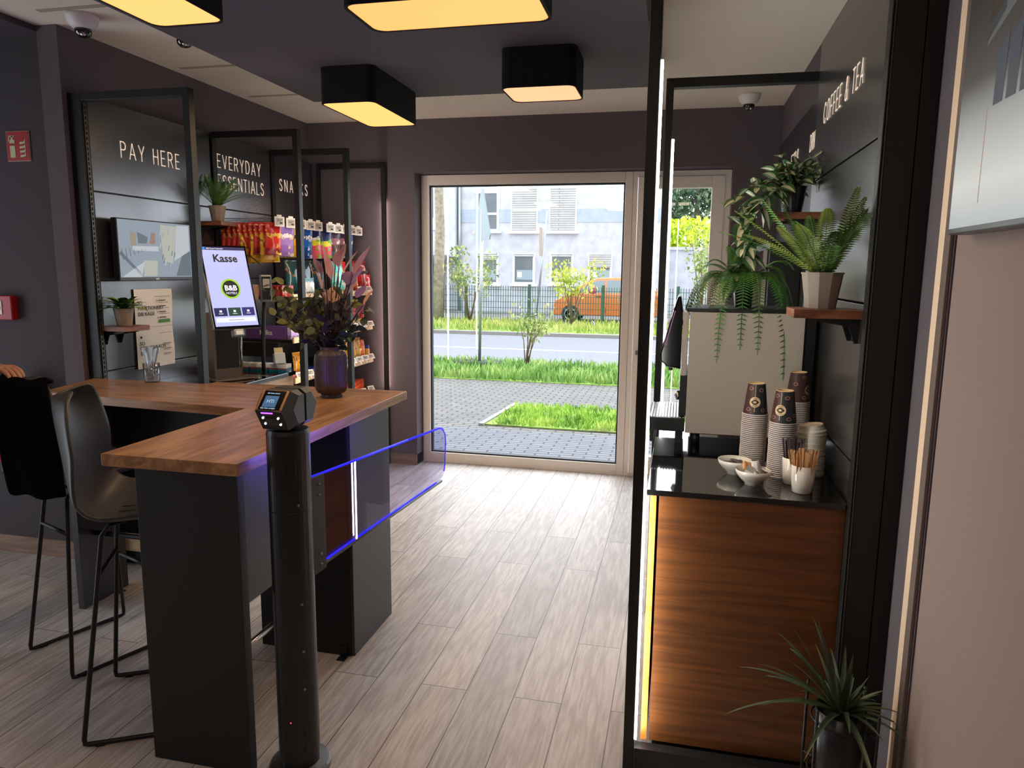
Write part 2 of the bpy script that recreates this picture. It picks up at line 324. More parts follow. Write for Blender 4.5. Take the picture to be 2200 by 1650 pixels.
m_lamp2 = mat('peach_diffuser', (255, 205, 160), .5, emit=(255, 196, 140), es=.85)
m_lampbody = mat('black_lampshade_fabric', (14, 13, 17), .9, bump=.3, bscale=400)
m_red = mat('signal_red', (170, 24, 34), .45)
m_concrete = mat('concrete_pot', (150, 138, 128), .85, bump=.4, bscale=120)
m_soil = mat('potting_soil', (26, 20, 15), .95, bump=.6, bscale=60)
m_blackpot = mat('black_pot', (22, 22, 25), .35)
m_paper = mat('white_paper', (244, 238, 230), .7)
m_ink = mat('black_ink', (20, 20, 24), .7)
m_tag = mat('shelf_tag_white', (236, 228, 222), .5)
m_epaper = mat('electronic_paper', (176, 172, 166), .4)
m_clear = glassmat('clear_plastic', (245, 245, 245), 1.5)
# ================================================================== the room
b = MB().box((-5.2, -2.2, -.1), (.65, 5.84, 0)); struct('floor', b, m_floor)
b = MB().box((-5.2, -2.2, 2.83), (.9, 6.0, 2.93)); struct('ceiling', b, m_ceil)
b = MB().box((-5.2, -2.2, 2.80), (-3.19, 3.29, 2.829)); struct('ceiling_left_soffit', b, m_dark)
b = MB().box((-2.34, -1.6, 2.70), (-.187, 4.45, 2.829)); struct('ceiling_dark_panel', b, m_tray)
b = MB(); m_tape = mat('ceiling_joint_tape', (176, 162, 146), .9)
for (ya, xa, xb) in ((3.02, -3.0, -2.35), (4.02, -3.0, -2.35), (4.75, -3.0, -2.35)): b.box((xa, ya, 2.8285), (xb, ya+.035, 2.8299))
struct('trim_1', b, m_tape)
b = MB().box((-3.07, 5.70, 0), (-2.135, 6.05, 2.83)); b.box((.33, 5.70, 0), (.8, 6.05, 2.83)); b.box((-2.135, 5.70, 2.42), (.33, 6.05, 2.83)); struct('wall_back', b, m_wall)
struct('wall_left', MB().box((-3.19, 3.21, 0), (-3.07, 5.9, 2.83)), m_wall)
struct('wall_far_left', MB().box((-5.2, 3.29, 0), (-3.19, 3.45, 2.83)), m_dark)
struct('wall_right', MB().box((.65, 2.02, 0), (.80, 5.70, 2.83)), m_wall)
b = MB().box((.65, -2.2, 0), (.80, 2.005, 2.83)); struct('wall_right_near', b, m_nearwall)
struct('trim_2', MB().box((.668, 2.005, 0), (.80, 2.02, 2.83)), m_black)
m_cream = mat('cream_light_patch', (255, 226, 196), .4)
m_brownpr = mat('brown_edge_profile', (120, 104, 98), .5)
struct('wall_light_patch', MB().box((.642, 2.072, 0), (.65, 2.115, 2.83)), m_cream, bevel=.002)  # cream strip paints a patch of light on the wall
struct('trim_4', MB().box((.640, 2.026, 0), (.65, 2.066, 2.83)), m_brownpr, bevel=.002)
struct('wall_front', MB().box((-5.2, -2.35, 0), (.8, -2.2, 2.83)), m_nearwall)
b = MB().box((-5.35, -2.2, 0), (-5.2, .6, 2.83)); b.box((-5.35, 2.6, 0), (-5.2, 3.45, 2.83)); b.box((-5.35, .6, 2.3), (-5.2, 2.6, 2.83)); struct('wall_left_lobby', b, m_dark)
# skirting
struct('baseboard_back', MB().box((-2.42, 5.688, 0), (-2.135, 5.70, .09)).box((-2.147, 5.70, 0), (-2.135, 5.84, .09)), m_base)
struct('baseboard_far_left', MB().box((-5.2, 3.278, 0), (-3.19, 3.29, .10)), m_base)
struct('baseboard_left', MB().box((-3.19, 3.198, 0), (-3.07, 3.21, .10)), m_base)
# window and door
wf = MB(); y0, y1 = 5.84, 5.91
wf.box((-2.13, y0, 0), (-2.063, y1, 2.415)); wf.box((-.459, y0, 0), (-.40, y1, 2.415)); wf.box((-2.063, y0, 2.335), (-.459, y1, 2.415)); wf.box((-2.063, y0, 0), (-.459, y1, .085))
w = struct('window_1', wf, m_upvc, bevel=.004)
g = MB(); t = .012
g.box((-2.063, y0+.02, .085), (-2.063+t, y1-.01, 2.335)); g.box((-.459-t, y0+.02, .085), (-.459, y1-.01, 2.335)); g.box((-2.051, y0+.02, .085), (-.471, y1-.01, .097)); g.box((-2.051, y0+.02, 2.323), (-.471, y1-.01, 2.335))
g.build('gasket', m_gasket, w); MB().box((-2.051, 5.872, .097), (-.471, 5.878, 2.323)).build('glass_pane', m_glass, w)
b = MB().tube([(-.43, 5.84, 1.06), (-.43, 5.828, 1.06)], .012, 14); b.build('lock_cover', m_upvc, w)
df = MB(); df.box((-.398, y0, 0), (-.365, y1, 2.415)); df.box((.285, y0, 0), (.33, y1, 2.415)); df.box((-.365, y0, 2.375), (.285, y1, 2.415)); df.box((-.365, y0, 0), (.285, y1, .02))
d = struct('door_1', df, m_upvc, bevel=.003)
lf = MB(); ly = y0-.012
lf.box((-.36, ly, .022), (-.27, y1-.01, 2.372)); lf.box((.19, ly, .022), (.282, y1-.01, 2.372)); lf.box((-.27, ly, 2.284), (.19, y1-.01, 2.372)); lf.box((-.27, ly, .022), (.19, y1-.01, .17))
l = lf.build('door_leaf', m_upvc, d, bevel=.004)
MB().box((-.27, 5.872, .17), (.19, 5.878, 2.284)).build('glass_pane', m_glass, l)
hb = MB().box((-.335, ly-.03, 1.0), (-.305, ly, 1.03)).tube([(-.32, ly-.035, 1.015), (-.2, ly-.035, 1.015)], .009, 10); hb.build('door_handle', m_steel2, l)
# ------------------------------------------------------------------ street outside
G = -.12
m_pave = brickmat('grey_street_pavers', (104, 101, 99), (92, 89, 88), (40, 44, 26), .2, .1, .012)
m_pave2 = brickmat('blue_grey_pavers', (98, 101, 108), (90, 94, 102), (36, 37, 38), .24, .08, .010)
m_asph = mottled('grey_asphalt', ((84, 86, 92), (128, 130, 136)), 60, .9, 8, .3)
m_grassg = mottled('grassy_soil', ((92, 96, 50), (120, 150, 60), (140, 170, 74)), 4, .95, 8, .4)
struct('street_paving', MB().box((-14, 6.05, G-.2), (8, 11.3, G)), m_pave)
struct('entrance_paving', MB().box((-14, 6.05, G), (8, 7.75, G+.004)), m_pave2)
struct('door_sill_step', MB().box((-2.135, 5.91, -.2), (.33, 6.3, -.015)), m_concrete)
b = MB(); b.prism([(-2.15, 7.95, G+.004), (1.8, 7.85, G+.004), (1.8, 9.15, G+.004), (-2.05, 9.25, G+.004)], (0, 0, .012)); struct('lawn_patch', b, m_grassg)
m_kerb = mat('pale_kerb_stone', (136, 132, 126), .85, bump=.3)
b = MB(); b.prism([(-2.21, 7.9, G), (-2.15, 7.9, G), (-2.05, 9.3, G), (-2.11, 9.3, G)], (0, 0, .03)); struct('lawn_edging', b, m_kerb)
struct('verge_strip', MB().box((-30, 11.3, G-.2), (20, 13.4, G+.01)), m_grassg)
struct('road', MB().box((-60, 13.4, G-.22), (40, 19.6, G-.01)), m_asph)
struct('road_line', MB().box((-60, 16.1, G-.01), (40, 16.22, G-.006)), mat('road_paint', (236, 236, 238), .8))
struct('kerb_far', MB().box((-60, 19.6, G-.2), (40, 19.8, G+.08)), m_kerb)
struct('verge_far', MB().box((-60, 19.8, G-.2), (40, 24.2, G+.06)), m_grassg)
struct('yard_paving', MB().box((-60, 24.2, G-.2), (40, 60, G+.05)), mat('yard_concrete', (126, 124, 122), .9))
# grass blades: nobody could count them
def grass(name, n, fn, hmin, hmax, m, label, lab2=None):
    g = MB()
    for _ in range(n):
        x, y, z = fn(); a = random.uniform(0, 6.28); h = random.uniform(hmin, hmax); w = h*.09+.004
        dx, dy = math.cos(a), math.sin(a); l = random.uniform(.1, .6)*h; c = random.uniform(0, 6.28)
        g.add([(x-dx*w, y-dy*w, z), (x+dx*w, y+dy*w, z), (x+l*math.cos(c)*.4+dx*w*.7, y+l*math.sin(c)*.4+dy*w*.7, z+h*.6), (x+l*math.cos(c), y+l*math.sin(c), z+h)], [(0, 1, 2), (0, 2, 3)])
    o = g.build(name, m); tag(o, label, 'grass', kind='stuff'); return o
m_g1 = mottled('fresh_grass_blades', ((96, 140, 40), (150, 190, 70), (186, 206, 96)), 3, .7, 4)
m_g2 = mottled('verge_grass_blades', ((86, 128, 52), (130, 170, 84), (170, 190, 110)), 1.5, .7, 4)
grass('lawn_grass', 5200, lambda: (random.uniform(-2.05, 1.2), random.uniform(7.95, 9.15), G+.015), .03, .10, m_g1, 'short bright green grass on the small lawn patch between the pavers')
def vf():
    x = random.uniform(-5.5, 1.2); return (x, random.uniform(11.32, 13.2), G)
grass('verge_grass', 8000, vf, .06, .22, m_g2, 'taller green grass along the strip between pavement and road')
grass('far_grass', 5000, lambda: (random.uniform(-12, 2), random.uniform(20, 24), G+.05), .08, .25, mottled('dry_grass_blades', ((120, 150, 60), (170, 180, 90), (200, 190, 120)), .8, .8, 4), 'yellowish green grass strip below the wire fence')
# leaves on twigs
def leafcloud(mb, blobs, n, s):
    for _ in range(n):
        c, r = random.choice(blobs); v = Vector((random.gauss(0, 1), random.gauss(0, 1), random.gauss(0, 1))).normalized()*random.uniform(.3, 1)**.5
        p = Vector(c)+Vector((v.x*r[0], v.y*r[1], v.z*r[2])); R = Euler((random.uniform(0, 6), random.uniform(0, 6), random.uniform(0, 6))).to_matrix()
        q = s*random.uniform(.6, 1.3)
        mb.add([p+R @ Vector(w)*q for w in ((-.5, 0, 0), (0, -.28, .05), (.5, 0, 0), (0, .28, .05))], [(0, 1, 2, 3)])
m_bark = mottled('tree_bark', ((136, 124, 108), (168, 156, 140)), 9, .95, 8, .8)
m_twig = mat('brown_twigs', (110, 88, 66), .9)
def bush(x, y, h, w, label, m, n, s, name='bush', stems=7, z=G, bare=.35, group=None):
    t = thing(name, label, 'bush', (x, y, z), group)
    st = MB(); blobs = []
    for k in range(stems):
        a = random.uniform(0, 6.28); d = random.uniform(.3, 1)*w; e = (x+d*math.cos(a), y+d*math.sin(a)*.6, z+h*random.uniform(.65, 1)); mid = (x+d*.35*math.cos(a), y+d*.3*math.sin(a), z+h*.45)
        st.tube([(x+random.uniform(-.05, .05), y, z), mid, e], .011*h, 5, r2=.004)
        blobs.append((e, (w*.4, w*.4, h*.18))); blobs.append(((mid[0]*.5+e[0]*.5, mid[1]*.5+e[1]*.5, mid[2]*.5+e[2]*.5), (w*.35, w*.3, h*.2)))
    st.build('stems', m_twig, t, smooth=True); lf = MB(); leafcloud(lf, blobs, n, s); lf.build('leaves', m, t)
m_l1 = mottled('olive_street_leaves', ((100, 120, 60), (150, 168, 96), (190, 180, 120)), 2, .7, 4)
m_l2 = mottled('yellow_green_leaves', ((150, 180, 30), (200, 220, 50), (232, 240, 90)), 1.2, .7, 4)
m_l3 = mottled('dark_tree_leaves', ((50, 76, 58), (84, 112, 84), (130, 146, 110)), 1, .8, 4)
bush(-2.69, 12.9, 1.15, .42, 'sparse young shrub with bare stems at the edge of the road', m_l1, 260, .075, 'shrub', 9)
bush(-6.75, 23.0, 2.2, 1.0, 'light green shrub in front of the fence behind the traffic sign', m_l1, 700, .12, z=G+.05)
bush(-3.35, 22.9, 2.0, .9, 'yellow green shrub in front of the orange car', mottled('lime_leaves', ((140, 160, 50), (190, 200, 80), (220, 210, 110)), 2, .7, 4), 700, .12, z=G+.05)
bush(-9.0, 23.2, 2.2, 1.0, 'green shrub beside the tree trunk at the left of the window', m_l1, 500, .12, z=G+.05)
bush(.6, 23.2, 3.0, 1.0, 'green bush seen through the glass door below the grey wall', m_l1, 800, .13, z=G+.05)
# street tree
t = thing('street_tree', 'slim grey street tree trunk rising past the left edge of the window', 'tree', (-8.05, 23.6, G+.05))
tr = MB(); tr.tube([(-8.05, 23.6, G), (-8.0, 23.6, 1.5), (-7.95, 23.6, 3.0), (-8.0, 23.6, 4.6), (-8.1, 23.6, 6.2)], .19, 12, r2=.13); tr.build('trunk', m_bark, t, smooth=True)
cr = MB(); leafcloud(cr, [((-8.1, 23.6, 7.6), (2, 2, 1.6))], 900, .2); cr.build('crown', m_l3, t)
for (n, c, r, m, cnt, lab, nm) in (((1), (.7, 52, 7.6), (5, 2.5, 3.4), m_l3, 9000, 'dark green tree crown behind the grey wall, seen through the glass door', 'dark_tree'), (2, (.3, 44, 3.3), (3.4, 1.8, 1.5), m_l2, 8000, 'bright yellow green tree above the grey wall, seen through the glass door', 'lime_tree')):
    t = thing(nm, lab, 'tree', (c[0], c[1], G)); MB().tube([(c[0], c[1], G), (c[0]+.1, c[1], c[2])], .3, 10, r2=.15).build('trunk', m_bark, t, smooth=True)
    cr = MB(); leafcloud(cr, [(c, r), ((c[0]-2, c[1], c[2]-.6), (r[0]*.5, r[1], r[2]*.7)), ((c[0]+2.4, c[1], c[2]-.4), (r[0]*.5, r[1], r[2]*.7))], cnt, .34); cr.build('crown', m, t)
# wire fence
m_fence = mat('green_fence_paint', (52, 92, 78), .5)
fe = thing('wire_fence', 'dark green double wire mesh fence between verge and yard', 'fence', (-12, 24.1, G))
fm = MB()
x = -12.0
while x < 3.5: fm.box((x-.010, 24.09, G+.05), (x+.010, 24.10, 1.13)); x += .085
z = G+.12
while z < 1.15: fm.box((-12, 24.08, z-.008), (3.5, 24.09, z+.008)); z += .2
fm.build('mesh_panel', m_fence, fe)
for px in (-12, -9.7, -7.2, -4.98, -2.5, -.1, 2.4): MB().box((px-.05, 24.1, G), (px+.05, 24.16, 1.2)).build('post', m_fence, fe)
# traffic signs seen from behind / edge on
m_galv = mat('galvanised_steel', (176, 184, 188), .35, .8)
m_signback = mat('grey_sign_back', (134, 146, 150), .5, .3)
t = thing('traffic_sign', 'triangular road sign seen from behind on a pole with a black foot plate', 'road sign', (-3.55, 12.75, G))
MB().tube([(-3.55, 12.75, G+.05), (-3.50, 12.75, 3.0)], .028, 12).build('pole', m_galv, t, smooth=True)
sg = MB(); c = Vector((-3.50, 12.70, 2.62)); dx = Vector((.62, -.78, 0)).normalized()
pts = []
for (q, zz) in ((-.45, -.42), (.45, -.42), (.5, -.34), (.05, .42), (-.05, .42), (-.5, -.34)): pts.append(c+dx*q*.72+Z*zz*1.05)
sg.prism(pts, Vector((.78, .62, 0))*.02); sg.build('sign_plate', m_signback, t)
fp = MB(); m_rubber = mat('black_recycled_rubber', (40, 42, 46), .8)
for i in range(4): fp.box((-4.05+i*.24, 12.5, G), (-3.85+i*.24, 13.0, G+.13))
fp.box((-4.1, 12.55, G), (-3.1, 12.95, G+.1)); fp.build('foot_plate', m_rubber, t, bevel=.02)
t = thing('street_sign', 'narrow sign turned edge on, on a leaning pole beyond the fence', 'road sign', (-5.42, 27.6, G))
MB().tube([(-5.42, 27.6, G), (-5.05, 27.6, 3.9)], .04, 10).build('pole', m_galv, t, smooth=True)
MB().box((-5.26, 27.15, 2.2), (-5.22, 27.55, 3.25), None).build('sign_plate', mat('faded_sign_face', (176, 160, 142), .6), t)
# apartment house across the street
m_fac = mottled('lilac_grey_render', ((184, 186, 196), (202, 204, 213)), 3, .95, 8, .3)
m_facb = mottled('blue_grey_render_band', ((166, 178, 194), (180, 190, 206)), 3, .95, 6, .2)
m_facl = mottled('pale_render', ((188, 190, 198), (206, 208, 214)), 3, .95, 6, .3)
m_wframe = mat('white_house_window', (244, 244, 246), .5); m_wglass = mat('dark_house_glass', (104, 112, 118), .15, var=.25, bscale=1.5); m_shut = brickmat('roller_shutter', (196, 194, 192), (190, 188, 186), (140, 140, 142), 9, .09, .014, vert=True)
BY = 30.0; u = BY/25.0
bl = thing('apartment_house', 'pale grey lilac two storey house with white windows and roller shutters across the street', 'building', (-5, BY, G))
zb = at(1100, 456, y=BY).z; zb2 = at(1100, 478, y=BY).z
xr = at(1432, 500, y=BY).x; xl = at(986, 500, y=BY).x
MB().box((xl, BY, G), (xr, BY+9, zb2)).build('wall', m_fac, bl)
MB().box((xl, BY-.02, zb2), (xr, BY+9, zb+.12)).build('wall_band', m_facb, bl)
MB().box((xl, BY, zb+.12), (xr, BY+9, 6.6)).build('upper_wall', m_facl, bl)
dp = MB(); dp.tube([(xl+.05, BY-.1, G), (xl+.05, BY-.1, 6.6)], .07, 10); dp.build('downpipe', m_galv, bl, smooth=True)
def hwin(pxl, pxr, pyt, pyb, shut=0, sill=True, sticker=False):
    a = at(pxl, pyt, y=BY); c = at(pxr, pyb, y=BY); x0, x1, z1, z0 = a.x, c.x, a.z, c.z; f = .09; yy = BY-.05
    m = MB(); m.box((x0, yy, z0), (x0+f, BY+.02, z1)); m.box((x1-f, yy, z0), (x1, BY+.02, z1)); m.box((x0+f, yy, z1-f), (x1-f, BY+.02, z1)); m.box((x0+f, yy, z0), (x1-f, BY+.02, z0+f))
    if sill: m.box((x0-.1, BY-.16, z0-.08), (x1+.1, BY+.02, z0-.01))
    w = m.build('window', m_wframe, bl)
    MB().box((x0+f, BY-.03, z0+f), (x1-f, BY+.01, z1-f)).build('pane', m_wglass, w)
    if shut: MB().box((x0+f*.5, BY-.07, z1-(z1-z0)*shut), (x1-f*.5, BY-.045, z1)).build('shutter', m_shut, w)
    if sticker: MB().box((x0+f+.08, BY-.035, z0+f+.1), (x1-f, BY-.031, z0+f+.5)).build('film', mat('frosted_film', (150, 168, 176), .5), w); 
    if sticker: MB().box((x0+f+.12, BY-.04, z0+f+.2), (x0+f+.3, BY-.036, z0+f+.42)).build('notice', m_wframe, w)
hwin(1024, 1072, 411, 497); m = MB()
a = at(1026, 460, y=BY); MB().box((a.x, BY-.06, a.z-.04), (a.x+.88, BY-.03, a.z+.05)).build('window_bar', m_wframe, bl)
hwin(1099, 1155, 404, 498, .97); hwin(1181, 1238, 404, 498, .97)
hwin(1024, 1071, 545, 611, .2, sticker=True); hwin(1102, 1149, 546, 611, .08, sticker=True); hwin(1182, 1231, 546, 611, .08, sticker=True); hwin(1264, 1314, 547, 612, .42, sticker=True)
b2 = thing('neighbour_house', 'pale house with recessed entrance at the left edge of the window view', 'building', (-11, BY, G))
MB().box((-16, BY-.4, 2.2), (xl-.05, BY+8, 6.6)).build('upper_wall', m_facl, b2); MB().box((-16, BY+.8, G), (xl-.05, BY+8, 2.2)).build('wall', m_fac, b2)
a = at(921, 400, y=BY-.4); c = at(938, 494, y=BY-.4)
m = MB(); m.box((a.x-.6, BY-.46, c.z), (c.x, BY-.4, a.z)); w = m.build('window', m_wframe, b2); MB().box((a.x-.5, BY-.48, c.z+.5), (c.x-.12, BY-.455, a.z-.1)).build('pane', m_wglass, w)
MB().box((-11.5, BY+.7, G), (-10.2, BY+.82, 1.9)).build('entrance_door', mat('brown_door', (120, 104, 96), .6), b2)
MB().box((-16, BY-.9, 2.05), (xl-.3, BY-.4, 2.25)).build('canopy', m_wglass, b2)
# low grey garden wall to the right, seen through the door
gw = MB(); a = at(1440, 537, y=31.0)
gw.box((xr+.02, 31, G), (7, 31.3, a.z)); gw.box((xr+.02, 30.9, a.z), (7, 31.4, a.z+.12)); tag(gw.build('garden_wall', m_fac), 'tall grey rendered wall with a coping beside the house', 'wall')
# the orange car
def car():
    t = thing('car', 'small orange hatchback parked or driving behind the wire fence', 'car', (-2.2, 25.3, G))
    x0 = at(1188, 680, y=24.9).x; L = 3.75; z0 = G+.05
    prof = [(0, .22), (.0, .55), (.06, .72), (.42, .92), (.62, .98), (1.15, 1.38), (1.5, 1.5), (2.3, 1.53), (3.0, 1.46), (3.42, 1.2), (3.58, .95), (3.68, .88), (3.72, .5), (3.66, .22)]
    def side(sc, y): return [(x0+p[0], y, z0+.02+p[1]) for p in prof]
    m_or = mat('orange_car_paint', (234, 126, 62), .3, coat=.8)
    b = MB(); W2 = 1.55; ya = 24.9; n = len(prof)
    # cross sections: sill, belt, roof narrower
    def P3(p, s):
        y = ya if s < 0 else ya+W2; inset = .0 if p[1] < .95 else (p[1]-.95)*.28
        return (x0+p[0], y+(inset if s < 0 else -inset), z0+p[1])
    A = [P3(p, -1) for p in prof]; B = [P3(p, 1) for p in prof]
    b.add(A+B, [tuple(range(n))[::-1], tuple(range(n, 2*n))]+[(i, (i+1) % n, n+(i+1) % n, n+i) for i in range(n)])
    o = b.build('body', m_or, t, bevel=.04, seg=3)
    gm = mat('car_glass', (120, 134, 140), .08, coat=.5); g = MB()
    def win(pp): 
        q = []
        for (px, pz) in pp: q.append((x0+px, ya+(pz-.95)*.28-.012, z0+pz))
        g.prism(q, (0, .01, 0))
    win([(.78, 1.0), (1.75, 1.0), (1.75, 1.42), (1.5, 1.4), (1.22, 1.32)]); g.build('front_window', gm, t)
    g = MB(); win([(1.82, 1.0), (2.75, 1.02), (2.9, 1.36), (2.3, 1.43), (1.82, 1.42)]); g.build('rear_window', gm, t)
    g = MB(); win([(2.83, 1.04), (3.2, 1.1), (3.05, 1.3), (2.97, 1.34)]); g.build('quarter_window', gm, t)
    dl = MB(); 
    for xx in (.78, 1.79, 2.85): dl.box((x0+xx, ya-.006, z0+.3), (x0+xx+.015, ya+.01, z0+.98))
    dl.box((x0+1.45, ya-.03, z0+.86), (x0+1.65, ya, z0+.89)); dl.build('door_joint', mat('dark_orange_gap', (130, 50, 20), .5), t)
    MB().box((x0+3.6, ya+.1, z0+.75), (x0+3.76, ya+.3, z0+1.05)).build('tail_light', m_red, t, bevel=.02)
    mt = mat('tyre_rubber', (46, 46, 50), .85); rm = mat('alloy_rim', (216, 218, 224), .3, .6)
    for wx in (.6, 3.05):
        for wy in (ya-.03, ya+W2-.17):
            w = MB(); R = Matrix.Rotation(math.radians(90), 4, 'X'); w.lathe([(.2, -.1), (.29, -.1), (.315, -.06), (.315, .06), (.29, .1), (.2, .1)], (x0+wx, wy+.1, z0+.27), 28, R); wo = w.build('wheel', mt, t, smooth=True)
            r = MB(); c = Vector((x0+wx, wy-.005, z0+.27)); r.lathe([(.2, -.0), (.2, .02), (.17, .02), (.17, .0)], c, 28, R)
            for k in range(7):
                a = k*6.283/7; d = Vector((math.cos(a), 0, math.sin(a))); s = Vector((-d.z, 0, d.x)); r.prism([c+d*.03-s*.03, c+d*.19-s*.018, c+d*.19+s*.018, c+d*.03+s*.03], (0, .02, 0))
            r.lathe([(.0001, -.02), (.05, -.02), (.05, .02), (.0001, .02)], c, 14, R); r.build('rim', rm, wo)
    return x0, ya, z0
cx0, cya, cz0 = car()
# driver behind the side window glass is painted dark; a small figure at the front seat
b = MB(); hx = cx0+1.35
b.ball((hx, cya+.01, cz0+1.19), .085, 12, 8, (1, .35, 1.15)); b.k = 1; b.ball((hx, cya+.01, cz0+1.04), .14, 12, 8, (1, .3, .6))
tag(b.build('person', [mat('driver_skin', (196, 140, 120), .7), mat('pink_shirt', (190, 60, 90), .8)], smooth=True), 'driver in a pink shirt at the side window of the orange car', 'person')
# ================================================================== ceiling fixtures
def lamp(x0, x1, y0, y1, label, dm, power, col, zb=2.515, zt=2.70):
    t = thing('ceiling_lamp', label, 'ceiling lamp', ((x0+x1)/2, (y0+y1)/2, zt), 'black box lamps on the dark ceiling panel')
    r = .045; pts = []
    for (cx, cy, a0) in ((x1-r, y1-r, 0), (x0+r, y1-r, 90), (x0+r, y0+r, 180), (x1-r, y0+r, 270)):
        for k in range(6): a = math.radians(a0+k*18); pts.append((cx+r*math.cos(a), cy+r*math.sin(a)))
    n = len(pts); b = MB(); c = ((x0+x1)/2, (y0+y1)/2)
    inn = [((p[0]-c[0])*.965+c[0], (p[1]-c[1])*.965+c[1]) for p in pts]
    b.add([(p[0], p[1], zt) for p in pts]+[(p[0], p[1], zb) for p in pts]+[(p[0], p[1], zb) for p in inn]+[(p[0], p[1], zb+.02) for p in inn],
          [tuple(range(n))]+[(k*n+i, k*n+(i+1) % n, (k+1)*n+(i+1) % n, (k+1)*n+i) for k in range(3) for i in range(n)])
    b.build('shade', m_lampbody, t, smooth=False)
    d = MB(); d.prism([(p[0], p[1], zb+.003) for p in inn], (0, 0, .004)); d.build('diffuser', dm, t)
    area('lamp_light', (c[0], c[1], zb-.012), (x1-x0)*.85, power, col, sy=(y1-y0)*.85)
WARM = (1, .66, .34); PEACH = (1, .74, .52)
lamp(-1.915, -1.625, 1.79, 2.47, 'long black box lamp with yellow diffuser, nearest on the left beside the dome camera', m_lamp, 7, WARM)
lamp(-1.15, -.478, 2.38, 2.675, 'long black box lamp lying crosswise with an orange diffuser at the top middle', mat('orange_diffuser', (255, 190, 120), .5, emit=(255, 186, 102), es=1.0), 6, WARM)
lamp(-1.92, -1.61, 3.70, 4.37, 'long black box lamp with yellow diffuser between the counter and the back wall', m_lamp, 7, WARM)
lamp(-.895, -.53, 3.56, 3.88, 'square black box lamp with a pale peach diffuser, nearest the window', m_lamp2, 4, PEACH)
def dome(x, y, label, s=1.0):
    t = thing('dome_camera', label, 'security camera', (x, y, 2.83), 'white dome cameras on the ceiling')
    b = MB(); b.lathe([(.072*s, 0), (.072*s, -.012), (.066*s, -.035), (.052*s, -.055), (.04*s, -.064), (.0001, -.064)], (x, y, 2.83), 32); b.build('housing', m_white, t, smooth=True)
    b = MB(); b.lathe([(.038*s, -.060), (.038*s, -.072), (.034*s, -.088), (.02*s, -.1), (.0001, -.104)], (x, y, 2.83), 24); b.build('dome', m_smoke, t, smooth=True)
    b = MB(); b.ball((x+.012, y-.016, 2.83-.086), .015, 10, 6); b.build('lens', m_chrome, t, smooth=True)
dome(-2.84, 3.13, 'white dome camera on the ceiling near the left pillar'); dome(-2.46, 3.36, 'white dome camera half hidden behind the nearest yellow lamp'); dome(.385, 5.33, 'white dome camera on the ceiling above the glass door')
for i, (lx, ly) in enumerate(LOBBY):
    t = thing('ceiling_spot', 'white round lobby downlight behind the photographer', 'ceiling lamp', (lx, ly, 2.83), 'lobby downlights out of view')
    b = MB(); b.lathe([(.16, 0), (.16, -.05), (.14, -.05)], (lx, ly, 2.83), 28); b.build('ring', m_white, t); b = MB(); b.lathe([(.14, -.03), (.0001, -.03)], (lx, ly, 2.83), 28); b.build('diffuser', m_lamp2, t)
# ================================================================== wall bays, left
m_rail = mat('perforated_steel_upright', (92, 88, 84), .4, .7)
def perf(x, y, z0, z1, parent, dy=.0):
    """slotted upright: two rails with rungs"""
    b = MB(); b.box((x, y, z0), (x+.004, y+.005, z1)); b.box((x, y+.013, z0), (x+.004, y+.018, z1)); z = z0
    while z < z1: b.box((x, y+.005, z), (x+.004, y+.013, z+.009)); z += .025
    return b.build('slotted_upright', m_rail, parent)
def frame(y, x0, x1, zt, label, side, wide=.085, d=.045, led=None, pw=.035):
    """open steel portal standing out from the wall. side=-1 left wall, 1 right wall"""
    t = thing('display_frame', label, 'display frame', ((x0+x1)/2, y, 0), 'black steel portal frames of the shop bays')
    p = MB().box((min(x1, x1-side*-pw), y, 0), (max(x1, x1+side*pw), y+d, zt)).build('post', m_black, t, bevel=.002)
    MB().box((min(x0, x0-side*-0-side*wide), y, 0), (max(x0, x0-side*wide), y+d, zt)).build('wall_post', m_black, t, bevel=.002)
    MB().box((min(x0, x1)+.001, y+.001, zt-.04), (max(x0, x1)-.001, y+d-.001, zt-.001)).build('top_bar', m_black, t)
    return t
def portal(y, xw, xf, zt, label, wide, d=.045, pw=.035):
    t = thing('display_frame', label, 'display frame', ((xw+xf)/2, y, 0), 'black steel portal frames of the shop bays')
    s = 1 if xf > xw else -1
    a, b_ = sorted((xf, xf-s*pw)); MB().box((a, y, 0), (b_, y+d, zt)).build('post', m_black, t, bevel=.002)
    a, b_ = sorted((xw, xw+s*wide)); MB().box((a, y, 0), (b_, y+d, zt)).build('wall_post', m_black, t, bevel=.002)
    a, b_ = sorted((xw+s*wide, xf-s*pw)); MB().box((a, y, zt-.04), (b_, y+d, zt)).build('top_bar', m_black, t, bevel=.002)
    return t
m_ledsoft = emit('hidden_bay_led', (255, 240, 225), 36.0)
f1 = portal(3.24, -3.069, -2.37, 2.512, 'black portal frame around the pay here bay, nearest the left pillar', .08)
perf(-2.988, 3.25, .9, 2.46, f1)
f2 = portal(4.30, -3.0, -2.385, 2.512, 'black portal frame left of the everyday essentials lettering', .012)
f3 = portal(5.0, -3.0, -2.385, 2.508, 'black portal frame between everyday essentials and snacks', .012)
f4 = portal(5.65, -2.97, -2.37, 2.497, 'last black portal frame against the back wall beside the window', .02, d=.03)
MB().box((-2.402, 5.682, .66), (-2.394, 5.698, 2.2)).build('light_strip', emit('corner_led', (255, 226, 214), 22), f4)
for f, y, x in ((f1, 3.285, -2.401), (f2, 4.345, -2.417), (f3, 5.045, -2.417)): MB().box((x, y+.0005, .7), (x+.015, y+.002, 2.4)).build('light_strip', m_ledsoft, f)  # unseen strips behind the posts; f1's is added to brighten its bay
